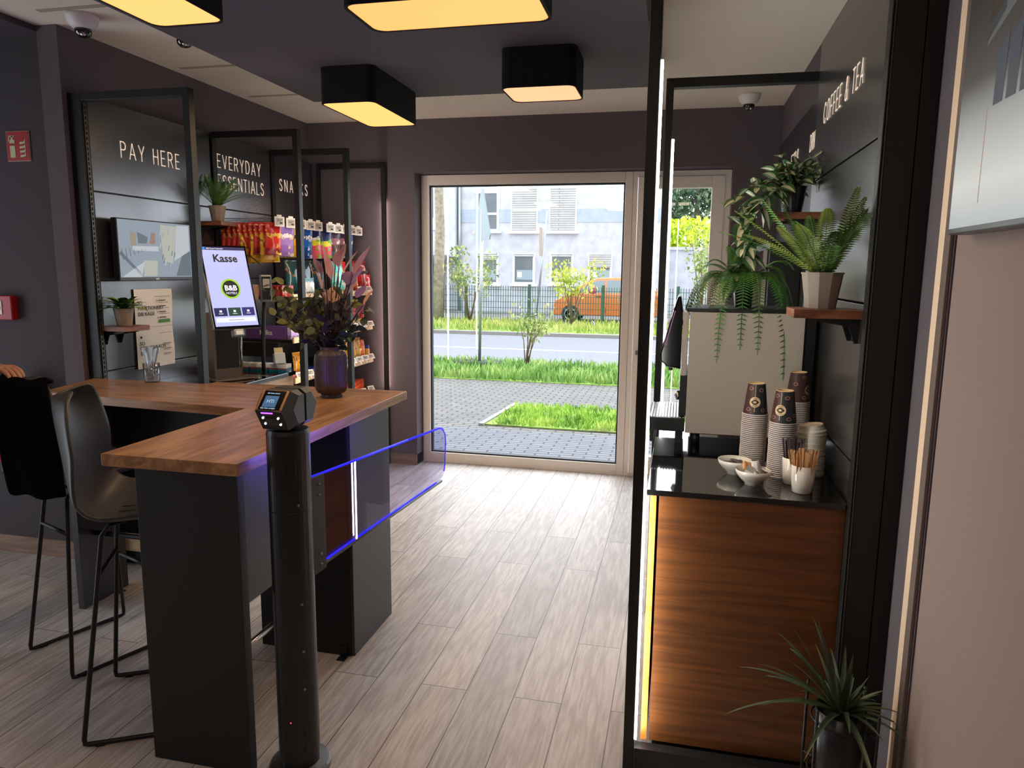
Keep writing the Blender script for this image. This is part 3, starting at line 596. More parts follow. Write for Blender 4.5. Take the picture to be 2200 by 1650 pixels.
pw = thing('wall_panelling', 'graphite wall panels of the left shop bays with cream lettering', 'wall panels', (-3.03, 4.45, 0))
secs = [(3.262, 4.29), (4.36-.035, 5.0), (5.03, 5.645)]; zs = [.0, .62, 1.09, 1.575, 2.035, 2.505]
PAN = []
for (a, b_) in secs:
    for (z0, z1) in zip(zs, zs[1:]):
        PAN.append(MB().box((-3.065, a+.003, z0+.003), (-3.0, b_-.003, z1-.003)).build('back_panel', m_panel, pw, bevel=.002))
MB().box((-3.066, 3.26, .01), (-3.008, 5.65, 2.50)).build('core', m_panel2, pw)
lt = MB(); strokes(lt, 'PAY HERE', (-2.9985, 3.505, 2.236), (0, 1, 0), (0, 0, 1), .083, fit=.475); lt.build('lettering', m_letter, PAN[4])
lt = MB(); strokes(lt, 'EVERYDAY', (-2.9985, 4.36, 2.30), (0, 1, 0), (0, 0, 1), .083, fit=.505); strokes(lt, 'ESSENTIALS', (-2.9985, 4.355, 2.17), (0, 1, 0), (0, 0, 1), .083, fit=.54); lt.build('lettering', m_letter, PAN[9])
lt = MB(); strokes(lt, 'SNACKS', (-2.9985, 5.12, 2.232), (0, 1, 0), (0, 0, 1), .083, fit=.42); lt.build('lettering', m_letter, PAN[14])
# ------------------------------------------------------------------ monitor on the left bay
t = thing('wall_monitor', 'flat monitor on the pay here bay showing pale camera pictures', 'screen', (-2.97, 3.66, 1.74))
MB().box((-2.999, 3.5, 1.62), (-2.965, 3.82, 1.86)).build('wall_bracket', m_black, t)
MB().box((-2.965, 3.353, 1.572), (-2.93, 3.955, 1.907)).build('housing', mat('dark_bezel', (40, 40, 44), .35), t, bevel=.004)
sc = MB(); m_s = [mottled('camera_picture_grey', ((160, 176, 190), (196, 206, 214), (214, 214, 204)), 9, .2), emit('cam_a', (170, 184, 198), .55), emit('cam_b', (206, 208, 196), .6), emit('cam_c', (190, 176, 150), .5), emit('cam_d', (120, 134, 148), .5), emit('cam_e', (212, 220, 226), .62), emit('cam_f', (190, 150, 130), .5)]
sx = -2.9295; y0, y1, z0, z1 = 3.36, 3.945, 1.592, 1.9
sc.k = 1; sc.box((sx, y0, z0), (sx+.001, y1, z1)); sx += .001
def sq(k, a, b_, c, d):  # fractions of the screen
    sc.k = k; sc.prism([(sx, y0+(y1-y0)*p[0], z0+(z1-z0)*p[1]) for p in (a, b_, c, d)], (.0008, 0, 0))
sq(5, (.02, .0), (.27, .0), (.32, .28), (.14, .12)); sq(4, (.0, .4), (.26, .02), (.28, .05), (.02, .46)); sq(5, (.17, .47), (.52, .47), (.52, .56), (.17, .55))
sq(2, (.3, .02), (.48, .02), (.5, .3), (.31, .3)); sq(3, (.15, .56), (.22, .56), (.22, .78), (.15, .8)); sq(6, (.4, .6), (.48, .6), (.48, .8), (.43, .8)); sq(4, (.25, .6), (.36, .6), (.38, .72), (.24, .8))
sq(2, (.58, .3), (.72, .25), (.8, .95), (.56, .96)); sq(5, (.74, .3), (.98, .5), (.98, .98), (.8, .97)); sq(4, (.76, .02), (.99, .02), (.99, .5), (.86, .4))
for i in range(18):
    a = random.uniform(.5, .75); c = random.uniform(.15, .85); sq(random.choice((2, 4, 5)), (a, c), (a+.012, c), (a+.03, c+.1), (a+.018, c+.1))
for i in range(7): a = .04+i*.05; sq(4, (a, .3+.03*i), (a+.008, .3+.03*i), (a-.005, .5), (a-.012, .5))
sc.build('screen', m_s, t)
text_mesh('brand_mark', 'AOC', (-2.9295, 3.645, 1.577), Y, Z, .014, m_letter, t, align='CENTER')
# ------------------------------------------------------------------ notice
def notice():
    t = thing('instruction_poster', 'laminated paper with self checkout instructions taped to the pay here bay', 'poster', (-2.995, 3.67, 1.3))
    x = -2.9975
    MB().grid(lambda u, v: Vector((x+.006*math.sin(u*7)*math.sin(v*9)+.007, 3.513+.31*u+.005*v, 1.07+.453*v)), 12, 16).build('sheet', m_paper, t, smooth=True)
    x = -2.981; tx = [('SO', 3.53, 1.435), ('FUNKTIONIERT', 3.53, 1.405), ('DIE KASSE', 3.53, 1.372)]
    for s, y, z in tx: text_mesh('print', s, (x, y, z), Y, Z, .030, m_ink, t)
    for s, y, z in (('SO', 3.53, 1.205), ('GEHT ES NACH', 3.53, 1.178), ('DRAUSSEN', 3.53, 1.148)): text_mesh('print', s, (x, y, z), Y, Z, .030, m_ink, t)
    l = MB()
    for k in range(4):
        z = 1.45-k*.033; l.box((x, 3.685, z), (x+.0004, 3.69, z+.008)); l.box((x, 3.70, z+.003), (x+.0004, 3.76, z+.008)); l.box((x, 3.70, z-.007), (x+.0004, 3.785, z-.005))
    for k in range(3): z = 1.2-k*.03; l.box((x, 3.72, z), (x+.0004, 3.79, z+.003)); l.box((x, 3.72, z-.007), (x+.0004, 3.775, z-.005))
    l.box((x, 3.67, 1.478), (x+.0004, 3.80, 1.480)); l.box((x, 3.52, 1.305), (x+.0004, 3.815, 1.3065)); l.box((x, 3.69, 1.265), (x+.0004, 3.80, 1.2665)); l.box((x, 3.535, 1.245), (x+.0004, 3.55, 1.257)); l.build('small_print', m_ink, t)
    MB().box((x, 3.69, 1.325), (x+.0006, 3.79, 1.343)).build('green_bar', mat('print_green', (84, 140, 60), .6), t)
notice()
# ------------------------------------------------------------------ small wooden wall shelves
def wshelf(x0, x1, y0, y1, z, label, side):
    t = thing('wall_shelf', label, 'shelf', ((x0+x1)/2, (y0+y1)/2, z-.026), 'small wooden plant shelves')
    MB().box((x0, y0, z-.026), (x1, y1, z)).build('board', m_walnut, t, bevel=.002)
    xm = x0 if side < 0 else x1; s = 1 if side < 0 else -1
    for y in (y0+.03, y1-.034):
        b = MB(); b.prism([(xm, y, z-.0265), (xm+s*.13, y, z-.0265), (xm+s*.12, y, z-.036), (xm+s*.03, y, z-.05), (xm+s*.012, y, z-.1), (xm, y, z-.1)], (0, .004, 0))
        b.build('bracket', m_black, t)
wshelf(-2.999, -2.827, 3.262, 3.43, 1.335, 'small wooden shelf below the monitor carrying the broad leaved plant', -1)
wshelf(-2.999, -2.825, 4.115, 4.285, 1.938, 'small wooden shelf beside the everyday essentials lettering', -1)
wshelf(.328, .519, 2.30, 2.46, 1.545, 'small wooden shelf above the cup stacks carrying the upright fern', 1)
wshelf(.318, .519, 3.14, 3.31, 1.892, 'small wooden shelf below the trailing striped plant', 1)
# ------------------------------------------------------------------ left worktop with cabinet
t = thing('checkout_counter', 'black glass topped counter with a pale birch front below the monitor', 'counter', (-2.72, 3.78, 0))
MB().box((-2.999, 3.29, .08), (-2.462, 4.285, .958)).build('body', m_birch, t, bevel=.002)
MB().box((-2.999, 3.288, .96), (-2.445, 4.29, .985)).build('glass_top', m_blackgloss, t, bevel=.003)
MB().box((-2.999, 3.31, 0), (-2.5, 4.27, .08)).build('plinth', m_black, t)
# ------------------------------------------------------------------ self checkout kiosk
def kiosk():
    t = thing('checkout_terminal', 'self checkout kiosk with a tall tilted touch screen reading Kasse', 'touch screen terminal', (-2.70, 3.92, .985))
    yaw = 1.061; tl = .293; u = Vector((math.cos(yaw), math.sin(yaw), 0)); n = Vector((u.y, -u.x, 0)); up = Z*math.cos(tl)-n*math.sin(tl); nn = u.cross(up)
    if nn.dot(n) < 0: nn = -nn
    c = Vector((-2.502, 3.70, 1.542)); w, h = .278, .488
    M = Matrix(((u.x, up.x, nn.x, c.x), (u.y, up.y, nn.y, c.y), (u.z, up.z, nn.z, c.z), (0, 0, 0, 1)))
    hs = MB().box((-w/2, -h/2, -.028), (w/2, h/2, -.001), M).build('screen_housing', m_steel2, t, bevel=.004)
    MB().box((-w/2+.002, -h/2+.002, -.001), (w/2-.002, h/2-.002, .001), M).build('bezel', mat('black_bezel_glass', (8, 8, 10), .1), hs)
    e = [emit('display_lavender', (196, 200, 255), .95), emit('display_navy', (30, 36, 110), .6), emit('display_blue', (60, 140, 240), .9), emit('display_green', (26, 84, 70), .6), emit('display_indigo', (60, 56, 140), .6), emit('display_lime', (160, 215, 40), .95), emit('display_dark', (12, 20, 40), .3), emit('display_white', (240, 244, 255), 1.0)]
    s = MB(); bw = w/2-.012
    def q(k, x0, y0, x1, y1, d=0): s.k = k; s.box((x0, y0, .001+d), (x1, y1, .0016+d), M)
    q(0, -bw, -h/2+.016, bw, h/2-.03); q(1, -bw, h/2-.03, bw, h/2-.012); q(2, -bw+.006, h/2-.028, -bw+.02, h/2-.014, .0006)
    for i, k in enumerate((1, 3, 4)): q(k, -bw+.006+i*.082, -.170, -bw+.08+i*.082, -.122, .0006)
    for i in range(3): q(7, -bw+.036+i*.082, -.148, -bw+.05+i*.082, -.136, .0012); q(7, -bw+.03+i*.082, -.158, -bw+.056+i*.082, -.155, .0012)
    q(7, -bw+.01, -.205, bw-.01, -.18, .0006); q(6, -.045, -.194, .045, -.192, .0012)
    for k, r, d in ((5, .058, .0006), (6, .048, .0012)):
        s.k = k; cc = Vector((0, -.012, 0)); s.prism([M @ (cc+Vector((r*math.cos(a), r*math.sin(a), .001+d))) for a in [i*math.pi/16 for i in range(32)]], nn*.0004)
    s.build('display', e, hs)
    o = M @ Vector((0, .145, .0022)); text_mesh('display_text', 'Kasse', o, u, up, .062, e[6], hs, align='CENTER', bold=.0015)
    o = M @ Vector((0, -.022, .0036)); text_mesh('display_text', 'B&B', o, u, up, .042, e[7], hs, align='CENTER', bold=.0012)
    o = M @ Vector((0, -.044, .0036)); text_mesh('display_text', 'HOTELS', o, u, up, .018, e[7], hs, align='CENTER')
    o = M @ Vector((-bw+.026, h/2-.025, .003)); text_mesh('display_text', 'B&B Hotels Frankenthal', o, u, up, .010, e[7], hs)
    MB().box((-.03, -h/2-.045, -.04), (.03, -h/2-.002, .006), M).build('scanner', m_steel2, t, bevel=.006)
    MB().box((-.02, -h/2-.036, .0061), (.02, -h/2-.012, .008), M).build('scanner_window', mat('scanner_white', (210, 214, 218), .3), t)
    u2 = u; b = MB(); R = Matrix(((u.x, n.x, 0, -2.66), (u.y, n.y, 0, 3.85), (0, 0, 1, .985), (0, 0, 0, 1)))
    b.box((-.12, -.10, 0), (.12, .12, .014), R); b.build('base_plate', mat('bronze_grey', (110, 100, 94), .4, .6), t, bevel=.006)
    b = MB(); b.box((-.085, -.06, .014), (.07, .05, .40), R); b.build('printer_body', m_black, t, bevel=.008)
    b = MB(); b.box((-.098, -.03, .014), (-.085, .06, .40), R); b.box((-.085, .0505, .014), (.07, .056, .07), R); b.build('trim_frame', mat('bronze_grey', ), t)
    b = MB(); b.tube([R @ Vector((.09, .02, .014)), R @ Vector((.09, .03, .33))], .007, 8); b.build('pole', m_chrome, t, smooth=True)
kiosk()
t = thing('card_terminal', 'upright payment terminal with a grey rim just right of the Kasse screen', 'card reader', (-2.42, 3.98, 1.3))
yaw = 1.0; u = Vector((math.cos(yaw), math.sin(yaw), 0)); n = Vector((u.y, -u.x, 0)); c = Vector((-2.452, 3.99, 1.53)); M = Matrix(((u.x, 0, n.x, c.x), (u.y, 0, n.y, c.y), (0, 1, 0, c.z), (0, 0, 0, 1)))
MB().box((-.038, -.085, -.02), (.038, .08, .0), M).build('body', m_steel2, t, bevel=.012)
MB().box((-.028, -.07, .0002), (.028, .066, .002), M).build('face', mat('black_bezel_glass'), t)
MB().box((-.022, -.0, .0022), (.022, .055, .003), M).build('display', mat('silver_display', (170, 172, 170), .2), t)
MB().tube([c+Vector((0, 0, .08)), c+Vector((-.02, .0, .13)), c+Vector((-.1, 0, .19)), c+Vector((-.2, 0, .2))], .003, 6).build('cable', m_black, t, smooth=True)
MB().box((-.10, -.07, -.035), (-.045, .02, -.01), M).build('side_plate', mat('beige_plate', (180, 160, 140), .6), t, bevel=.003)
MB().tube([c+Vector((-.03, .02, -.08)), c+Vector((-.06, .04, -.3)), Vector((-2.52, 4.03, .99))], .012, 8).build('arm', m_black, t, smooth=True)
# ================================================================== bar counter
def bar():
    t = thing('bar_counter', 'L shaped high bar counter with an amber oak top on dark panel legs', 'bar counter', (-1.54, 2.6, 0))
    b = MB(); b.prism([(-1.78, 1.90, 1.02), (-1.292, 1.90, 1.02), (-1.292, 3.31, 1.02), (-1.78, 2.70, 1.02)], (0, 0, .04)); b.build('worktop', m_top2 if 0 else m_topY, t, bevel=.0015)
    b = MB(); b.prism([(-1.78, 2.70, 1.02), (-1.292, 3.31, 1.02), (-2.34, 3.30, 1.02), (-2.345, 3.236, 1.02), (-3.03, 3.236, 1.02), (-2.93, 2.80, 1.02)], (0, 0, .04)); b.build('worktop', m_topX, t, bevel=.0015)
    MB().box((-1.675, 1.92, 0), (-1.31, 1.958, 1.018)).build('leg_panel', m_legblack, t, bevel=.0015)
    MB().box((-1.345, 1.96, .58), (-1.315, 2.36, 1.018)).build('modesty_panel', m_leg, t)
    MB().box((-1.736, 2.69, .0), (-1.30, 3.10, 1.018)).build('leg_panel', m_leg, t, bevel=.0015)
    MB().box((-1.738, 2.682, .004), (-1.315, 2.689, 1.018)).build('leg_front_shade', m_legblack, t)  # dark sheet paints the shade on the far leg's front
    MB().box((-2.79, 2.77, .0), (-2.755, 3.06, 1.018)).build('leg_panel', m_leg, t, bevel=.0015)
    MB().box((-2.755, 3.03, .30), (-1.738, 3.055, 1.018)).build('back_panel', m_legblack, t)
    b = MB().tube([(-1.50, 1.958, .27), (-1.50, 2.682, .27)], .0125, 12); b.build('footrest', m_chrome, t, smooth=True)
    b = MB().tube([(-2.755, 2.86, .36), (-1.738, 2.86, .36)], .012, 12); b.build('footrest', m_black, t, smooth=True)
    for p, f in (((-2.735, 2.98), 0), ((-1.345, 2.66), 1)):
        b = MB(); x, y = p; b.box((x-.018, y-.022, 0), (x+.018, y+.018, .004)); b.box((x-.016, y+.014, .004), (x+.016, y+.018, .05)) if f else b.box((x-.018, y-.014, .004), (x-.014, y+.014, .07))
        b.tube([(x, y, .004), (x, y, .007)], .006, 8); b.build('floor_bracket', m_black, t)
m_topY = wood('amber_oak_lengthwise', (126, 90, 62), (186, 138, 96), (14, 1.5, 14), .34, bump=.1, gscale=2.6)
m_topX = wood('amber_oak_crosswise', (126, 90, 62), (186, 138, 96), (1.5, 14, 14), .34, bump=.1, gscale=2.6)
bar()
# ------------------------------------------------------------------ bar stools
m_shell = mat('grey_leatherette', (56, 56, 58), .42, bump=.15, bscale=180); m_piping = mat('seat_piping', (36, 36, 38), .5)
def stool(label, loc, rotz):
    t = thing('bar_stool', label, 'bar stool', (0, 0, 0), 'black shell bar stools at the counter')
    def sh(u, v):
        # v 0 front lip .. 1 top of the back ; u across
        a = (u-.5)*2
        K = [(.235, .755, .20), (.21, .785, .22), (.10, .788, .235), (0, .778, .243), (-.10, .775, .247), (-.17, .80, .25), (-.205, .87, .252), (-.225, .96, .248), (-.24, 1.06, .232), (-.252, 1.14, .20), (-.258, 1.185, .155), (-.26, 1.205, .085)]
        f = v*(len(K)-1); i = min(int(f), len(K)-2); s = f-i; k = [K[i][j]*(1-s)+K[i+1][j]*s for j in range(3)]
        lift = abs(a)**2.4*(.055 if v < .5 else .02); fwd = abs(a)**2*(.0 if v < .35 else .085*min(1, (v-.35)*3))
        return Vector((k[0]+fwd, a*k[2], k[1]+lift))
    o = MB().grid(sh, 17, 26).build('seat_shell', m_shell, t, smooth=True)
    so_ = o.modifiers.new('s', 'SOLIDIFY'); so_.thickness = .014; so_.offset = -1; ss = o.modifiers.new('b', 'SUBSURF'); ss.levels = 1; ss.render_levels = 1
    st = MB(); 
    for y in (-.06, .06): st.tube([sh(.5+y, .02+i*.03)+Vector((0, 0, .002)) for i in range(12)], .0015, 5)
    st.build('seam', m_piping, t, smooth=True)
    r = .0085
    for s in (-1, 1):
        y0, y1 = s*.10, s*.225
        b = MB(); b.tube([(-.05, y0, .765), (-.10, y0*1.06, .755), (-.125, s*.112, .72), (-.20, y1-.002*s, .03), (-.198, y1, .012), (-.185, y1, .0095), (.185, y1, .0095), (.198, y1, .012), (.20, y1-.002*s, .03), (.135, s*.112, .72), (.11, y0*1.06, .755), (.06, y0, .765)], r, 8)
        b.build('sled_leg', m_black, t, smooth=True)
        for x in (-.15, .15): MB().box((x-.014, y1-.01, .0), (x+.014, y1+.01, .012)).build('foot_glide', m_black, t)
    MB().tube([(-.10, -.10, .757), (-.10, .10, .757)], r, 8).build('brace', m_black, t, smooth=True); MB().tube([(.11, -.10, .757), (.11, .10, .757)], r, 8).build('brace', m_black, t, smooth=True)
    f = (.72-.62)/.69
    MB().tube([(-.141, -.135, .58), (-.141, .135, .58)], r*.9, 8).build('brace', m_black, t, smooth=True)
    MB().tube([(.173, -.176, .34), (.173, .176, .34)], r, 8).build('footrest', m_black, t, smooth=True)
    t.location = loc; t.rotation_euler = (0, 0, rotz); return t
s1 = stool('grey shell bar stool in front of the near end of the counter', (-1.88, 2.20, 0), math.radians(29))
s2 = dup(s1, (-2.42, 2.50, 0), math.radians(68), 'dark shell bar stool at the far left with a hand on its back', scale=(1, .85, 1))
# ------------------------------------------------------------------ coat over the far stool (follows the backrest)
def coat():
    M = s2.matrix_world if False else (Matrix.Translation((-2.42, 2.50, 0)) @ Matrix.Rotation(math.radians(68), 4, 'Z'))
    def fn(u, v):
        a = (u-.5)*2; z = 1.232-.45*v if v > .12 else 1.232-.02*(1-v/.12)
        w = .12+.105*min(1, v*2.6)-.0*v; x = -.268-.03*math.sin(v*2.4)+.085*abs(a)**2+.006*math.sin(a*9+v*5)
        if v < .12: x += .03*(1-v/.12)
        return M @ Vector((x-.012, a*w*(1-.6*v if a > 0 else 1.1)-.04, z+.006*math.sin(a*11)))
    o = MB().grid(fn, 22, 18).build('jacket', mat('black_fleece', (9, 9, 10), .98, bump=1, bscale=260, spec=.05), None, smooth=True, origin=(-2.55, 2.25, 1.0))
    s = o.modifiers.new('s', 'SOLIDIFY'); s.thickness = .012; s.offset = -1
    tag(o, 'black fleece jacket hung over the back of the far left bar stool', 'jacket')
coat()
# ================================================================== scanner post with gate
def gate():
    t = thing('access_gate', 'black cylindrical scanner post with an acrylic swing gate edged in blue light', 'access gate', (-1.175, 2.0, 0))
    px, py = -1.175, 2.0
    MB().lathe([(.066, .03), (.066, .90), (.0645, .902), (.066, .904), (.066, 1.145), (.062, 1.158), (.055, 1.160), (.0001, 1.160)], (px, py, 0), 40).build('post', mat('satin_black_post', (10, 10, 12), .36), t, smooth=False)
    for p in t.children: pass
    MB().lathe([(.10, 0), (.10, .018), (.094, .026), (.066, .03), (.0001, .03)], (px, py, 0), 40).build('base_flange', m_steel2, t)
    s = MB()
    for i in range(4): a = math.radians(-72+i*9); s.cbox((px+.0665*math.cos(a), py+.0665*math.sin(a), 1.04), (.003, .003, .055))
    s.build('speaker_slots', m_panel2, t)
    s = MB()
    for z in (.925, .60, .44, .31): a = math.radians(-40); c = Vector((px+.0665*math.cos(a), py+.0665*math.sin(a), z)); s.ball(c, .005, 8, 6)
    s.build('screws', m_steel2, t)
    s = MB()
    for z in (.10, .155): a = math.radians(-42); s.ball((px+.064*math.cos(a), py+.064*math.sin(a), z), .012, 10, 6, (.6, .6, 1.6))
    s.build('cable_holes', m_panel2, t)
    MB().ball((px-.0+.01, py-.0665, .20), .002, 6, 4).build('status_light', emit('red_status', (255, 60, 80), 3), t)
    # head: two faceted half shells
    m_head = mat('dark_grey_casting', (58, 60, 62), .35); m_hb = mat('black_gloss_plastic', (8, 8, 10), .15)
    def half(sgn, w0=-.043, w1=.043, d=.098):
        z0, z1, zm = 1.168, 1.285, 1.232; yb = py+sgn*.008
        prof = [(yb, z0), (yb+sgn*.058, z0), (yb+sgn*d, zm), (yb+sgn*.045, z1), (yb, z1)]
        A = [Vector((px+w0, y, z)) for y, z in prof]; B = [Vector((px+w1, y, z)) for y, z in prof]
        Ci = lambda pts, dx: [Vector((p.x+dx, yb+(p.y-yb)*.62, zm+(p.z-zm)*.70)) for p in pts]
        A2 = Ci(A, -.02); B2 = Ci(B, .02); n = 5; k = MB()
        k.add(A2+A+B+B2, [tuple(range(n)), tuple(range(3*n, 4*n))[::-1]]+[(j*n+i, j*n+(i+1) % n, (j+1)*n+(i+1) % n, (j+1)*n+i) for j in range(3) for i in range(n)])
        return k
    hd = half(-1).build('scanner_head', m_head, t, bevel=.002); half(1, -.043, .043).build('scanner_head_rear', m_head, t, bevel=.002)
    MB().box((px-.03, py-.01, 1.160), (px+.03, py+.01, 1.275)).build('head_spine', m_hb, t)
    # upper face (screen) and lower face
    P0 = Vector((px-.043, py-.106, 1.232)); P1 = Vector((px+.043, py-.106, 1.232)); Q0 = Vector((px-.043, py-.053, 1.285)); R0 = Vector((px-.043, py-.066, 1.168))
    ux = X; uu = (Q0-P0); un = ux.cross(uu).normalized(); ul = (R0-P0); ln = ul.cross(ux).normalized()
    if un.y > 0: un = -un
    if ln.y > 0: ln = -ln
    def fc(mb, base, vv, nn, x0, x1, a, b_, d0, d1):
        pts = [base+X*x0+vv*a+nn*d0, base+X*x1+vv*a+nn*d0, base+X*x1+vv*b_+nn*d0, base+X*x0+vv*b_+nn*d0]; mb.prism(pts, nn*(d1-d0)); return mb
    fc(MB(), P0, uu, un, .0, .086, .03, .99, 0, .002).build('screen_rim', mat('copper_rim', (150, 110, 84), .35, .7), hd)
    fc(MB(), P0, uu, un, .008, .078, .05, .96, .002, .003).build('screen_glass', m_hb, hd)
    fc(MB(), P0, uu, un, .018, .062, .16, .70, .003, .0036).build('display', emit('display_steel_blue', (50, 105, 150), .7), hd)
    o = P0+X*.040+uu*.36+un*.0042; text_mesh('display_text', 'HTi', o, X, uu, .016, emit('display_pale', (170, 205, 225), .8), hd, align='CENTER')
    o = P0+X*.040+uu*.80+un*.0035; text_mesh('display_text', 'QR-Code scannen', o, X, uu, .0055, emit('display_pale'), hd, align='CENTER')
    o = P0+X*.040+uu*.08+un*.0035; text_mesh('display_text', 'Bitte Code vorzeigen', o, X, uu, .0055, emit('display_pale'), hd, align='CENTER')
    fc(MB(), P0, ul, ln, .0, .086, .0, .99, 0, .0015).build('lower_face', m_hb, hd)
    fc(MB(), P0, ul, ln, .018, .056, .07, .12, .002, .0035).build('light_bar', emit('violet_light', (150, 70, 255), 4), hd)
    fc(MB(), P0, ul, ln, .022, .068, .36, .76, .002, .003).build('camera_window', mat('camera_window', (52, 44, 48), .2), hd)
    for (x, v) in ((.018, .35), (.068, .35), (.018, .66), (.068, .68)):
        MB().ball(P0+X*x+ul*v+ln*.003, .0035, 8, 5).build('camera_light', emit('white_spot', (255, 240, 255), 5), hd)
    # gate leaf
    d = Vector((.14575, .98932, 0)); o = Vector((-1.13, 2.0, 0)); n = Vector((d.y, -d.x, 0))
    G2 = lambda s, z, k=0: o+d*s+Z*z+n*k
    out = [(.075, .690), (.90, .738)]+[(.955, .75), (.978, .775), (.984, .80)]+[(.992, .90), (.985, .935), (.965, .960), (.93, .970)]+[(.075, .990)]
    MB().prism([G2(s, z, -.005) for s, z in out], n*.010).build('gate_panel', m_acryl, t)
    m_bl = emit('blue_edge_light', (20, 20, 255), 2.2); m_blf = emit('faint_blue_edge', (70, 60, 230), 1.1)
    MB().tube([G2(.03, .9925), G2(.66, .9805)], .004, 8).build('edge_light', m_bl, t, smooth=True)
    MB().tube([G2(.66, .9800), G2(.93, .974), G2(.965, .965)], .0045, 8).build('edge_light', emit('mid_blue_edge', (40, 40, 255), 1.2), t, smooth=True)
    MB().tube([G2(.965, .964), G2(.990, .937), G2(.995, .90), G2(.987, .80), G2(.978, .77)], .0028, 6).build('edge_light', m_blf, t, smooth=True)
    MB().tube([G2(.085, .694, .002), G2(.90, .741, .002)], .003, 8).build('edge_light', m_bl, t, smooth=True)
    MB().tube([G2(.08, .684), G2(.95, .734)], .007, 8).build('edge_rail', m_steel2, t, smooth=True)
    MB().prism([G2(.0, .665, -.012), G2(.095, .672, -.012), G2(.095, .992, -.012), G2(.0, .994, -.012)], n*.024).build('hinge_clamp', m_black, t, bevel=.002)
    s = MB()
    for (a, z) in ((.065, .965), (.065, .93), (.065, .73), (.065, .695)): s.ball(G2(a, z, .013), .005, 8, 5)
    s.build('clamp_bolts', m_steel2, t)
    l = area('edge_glow', G2(.42, .997, -.008), .012, 2.2, (.14, .10, 1), sy=.75); l.rotation_euler = Matrix(((-.45, -d.x, -.88), (0.06, -d.y, .13), (-.88, 0, .45))).transposed().to_euler() if 0 else (math.radians(0), math.radians(118), -math.atan2(d.x, d.y)); l.data.shape = 'RECTANGLE'
gate()
# ================================================================== vase and bouquet
vx, vy = -1.565, 3.06
t = thing('vase', 'ribbed dark purple ceramic vase holding the dried flower bouquet on the bar', 'vase', (vx, vy, 1.06))
MB().lathe([(.048, 0), (.05, .004), (.046, .016), (.062, .024), (.073, .042), (.075, .08), (.075, .175), (.071, .2), (.058, .216), (.046, .222), (.046, .234), (.041, .234), (.041, .222)], (vx, vy, 1.06), 96, flute=.035).build('body', mat('dark_glazed_ceramic', (74, 64, 64), .42), t, smooth=False)
def clamp(mb, xmin=-9, xmax=9, ymax=9):
    mb.v = [(min(max(v[0], xmin), xmax), min(v[1], ymax), v[2]) for v in mb.v]
def leaf(mb, base, d, L, w, droop=.0, fold=.15, nseg=5, stripes=0, roll=0, side=None, tip=1.0):
    """a broad leaf: strips across, cream inner strips when stripes"""
    base = Vector(base); d = Vector(d).normalized(); s = side or (d.cross(Z) if abs(d.z) < .95 else d.cross(X)); s = Vector(s).normalized()
    if roll: s = Matrix.Rotation(roll, 3, d) @ s
    up = s.cross(d).normalized(); cols = [-1, -.38, 0, .38, 1] if stripes else [-1, 0, 1]; vs = []
    for i in range(nseg+1):
        t_ = i/nseg; ww = w*.5*(math.sin(math.pi*min(1, t_**.75*.98+.02)))**.8 if i < nseg else w*.01
        c = base+d*L*t_-Z*droop*L*t_*t_
        for a in cols: vs.append(c+s*ww*a+up*fold*ww*abs(a))
    n = len(cols); k0 = mb.k
    N = len(mb.v); mb.v += [tuple(v) for v in vs]
    for i in range(nseg):
        for j in range(n-1):
            mb.f.append(tuple(N+q for q in (i*n+j, i*n+j+1, (i+1)*n+j+1, (i+1)*n+j))); mb.m.append(k0+(1 if stripes and j in (1, 2) else 0))
def frond(mb, base, az, L, rise, droop, ll=.03, n=24, wid=.38, st=None, stem=.0012):
    """fern frond: arching stem with two rows of leaflets"""
    base = Vector(base); h = Vector((math.cos(az), math.sin(az), 0)); s = Vector((-h.y, h.x, 0)); P = []
    for i in range(n+1):
        t_ = i/n; P.append(base+h*L*math.cos(rise)*t_*(1-.18*droop*t_*t_)+Z*(L*math.sin(rise)*t_-L*droop*t_*t_*.5*(1+t_*.6)))
    (st or mb).tube(P[::3]+[P[-1]], stem, 4)
    for i in range(1, n):
        t_ = i/n; d = (P[i+1]-P[i-1]).normalized(); l = ll*(math.sin(math.pi*(.12+.84*t_)))**.7; w = L/n*wid; up = d.cross(s)
        for g in (-1, 1):
            q = (s*g+d*.35).normalized(); tipd = -up*l*.18 if up.z > 0 else up*l*.18
            mb.add([P[i]-d*w*.5, P[i]+q*l*.45-d*w*.7, P[i]+q*l+tipd, P[i]+q*l*.5+d*w*.8, P[i]+d*w*.5], [(0, 1, 2, 3, 4)])
m_fern = mottled('fern_green', ((54, 96, 38), (104, 150, 60)), 6, .5, 3); m_fernd = mottled('dark_fern_green', ((34, 58, 32), (66, 92, 50)), 6, .5, 3); m_fernb = mottled('bright_fern_green', ((40, 96, 34), (86, 160, 60)), 6, .5, 3); m_ferny = mottled('yellowish_fern_green', ((96, 120, 38), (150, 166, 66)), 6, .5, 3)
m_var1 = mottled('dark_striped_leaf', ((60, 104, 60), (96, 140, 84)), 8, .4, 3); m_var2 = mat('cream_leaf_stripe', (236, 232, 196), .45)
m_euc = mottled('eucalyptus_green', ((56, 66, 34), (104, 112, 60), (128, 132, 76)), 5, .6, 3); m_pinkl = mottled('dusty_pink_petal', ((188, 128, 112), (224, 176, 156), (214, 186, 174)), 7, .65, 4); m_purl = mottled('dark_plum_leaf', ((34, 30, 48), (58, 50, 70)), 6, .6, 3); m_stem = mat('dark_stem', (50, 38, 34), .7); m_darkg = mottled('dark_green_leaf', ((24, 46, 34), (50, 78, 54)), 6, .5, 3)
bq = thing('bouquet', 'dried bouquet of eucalyptus, dusty pink leaves and dark twigs in the ribbed vase', 'flowers', (vx, vy, 1.23))
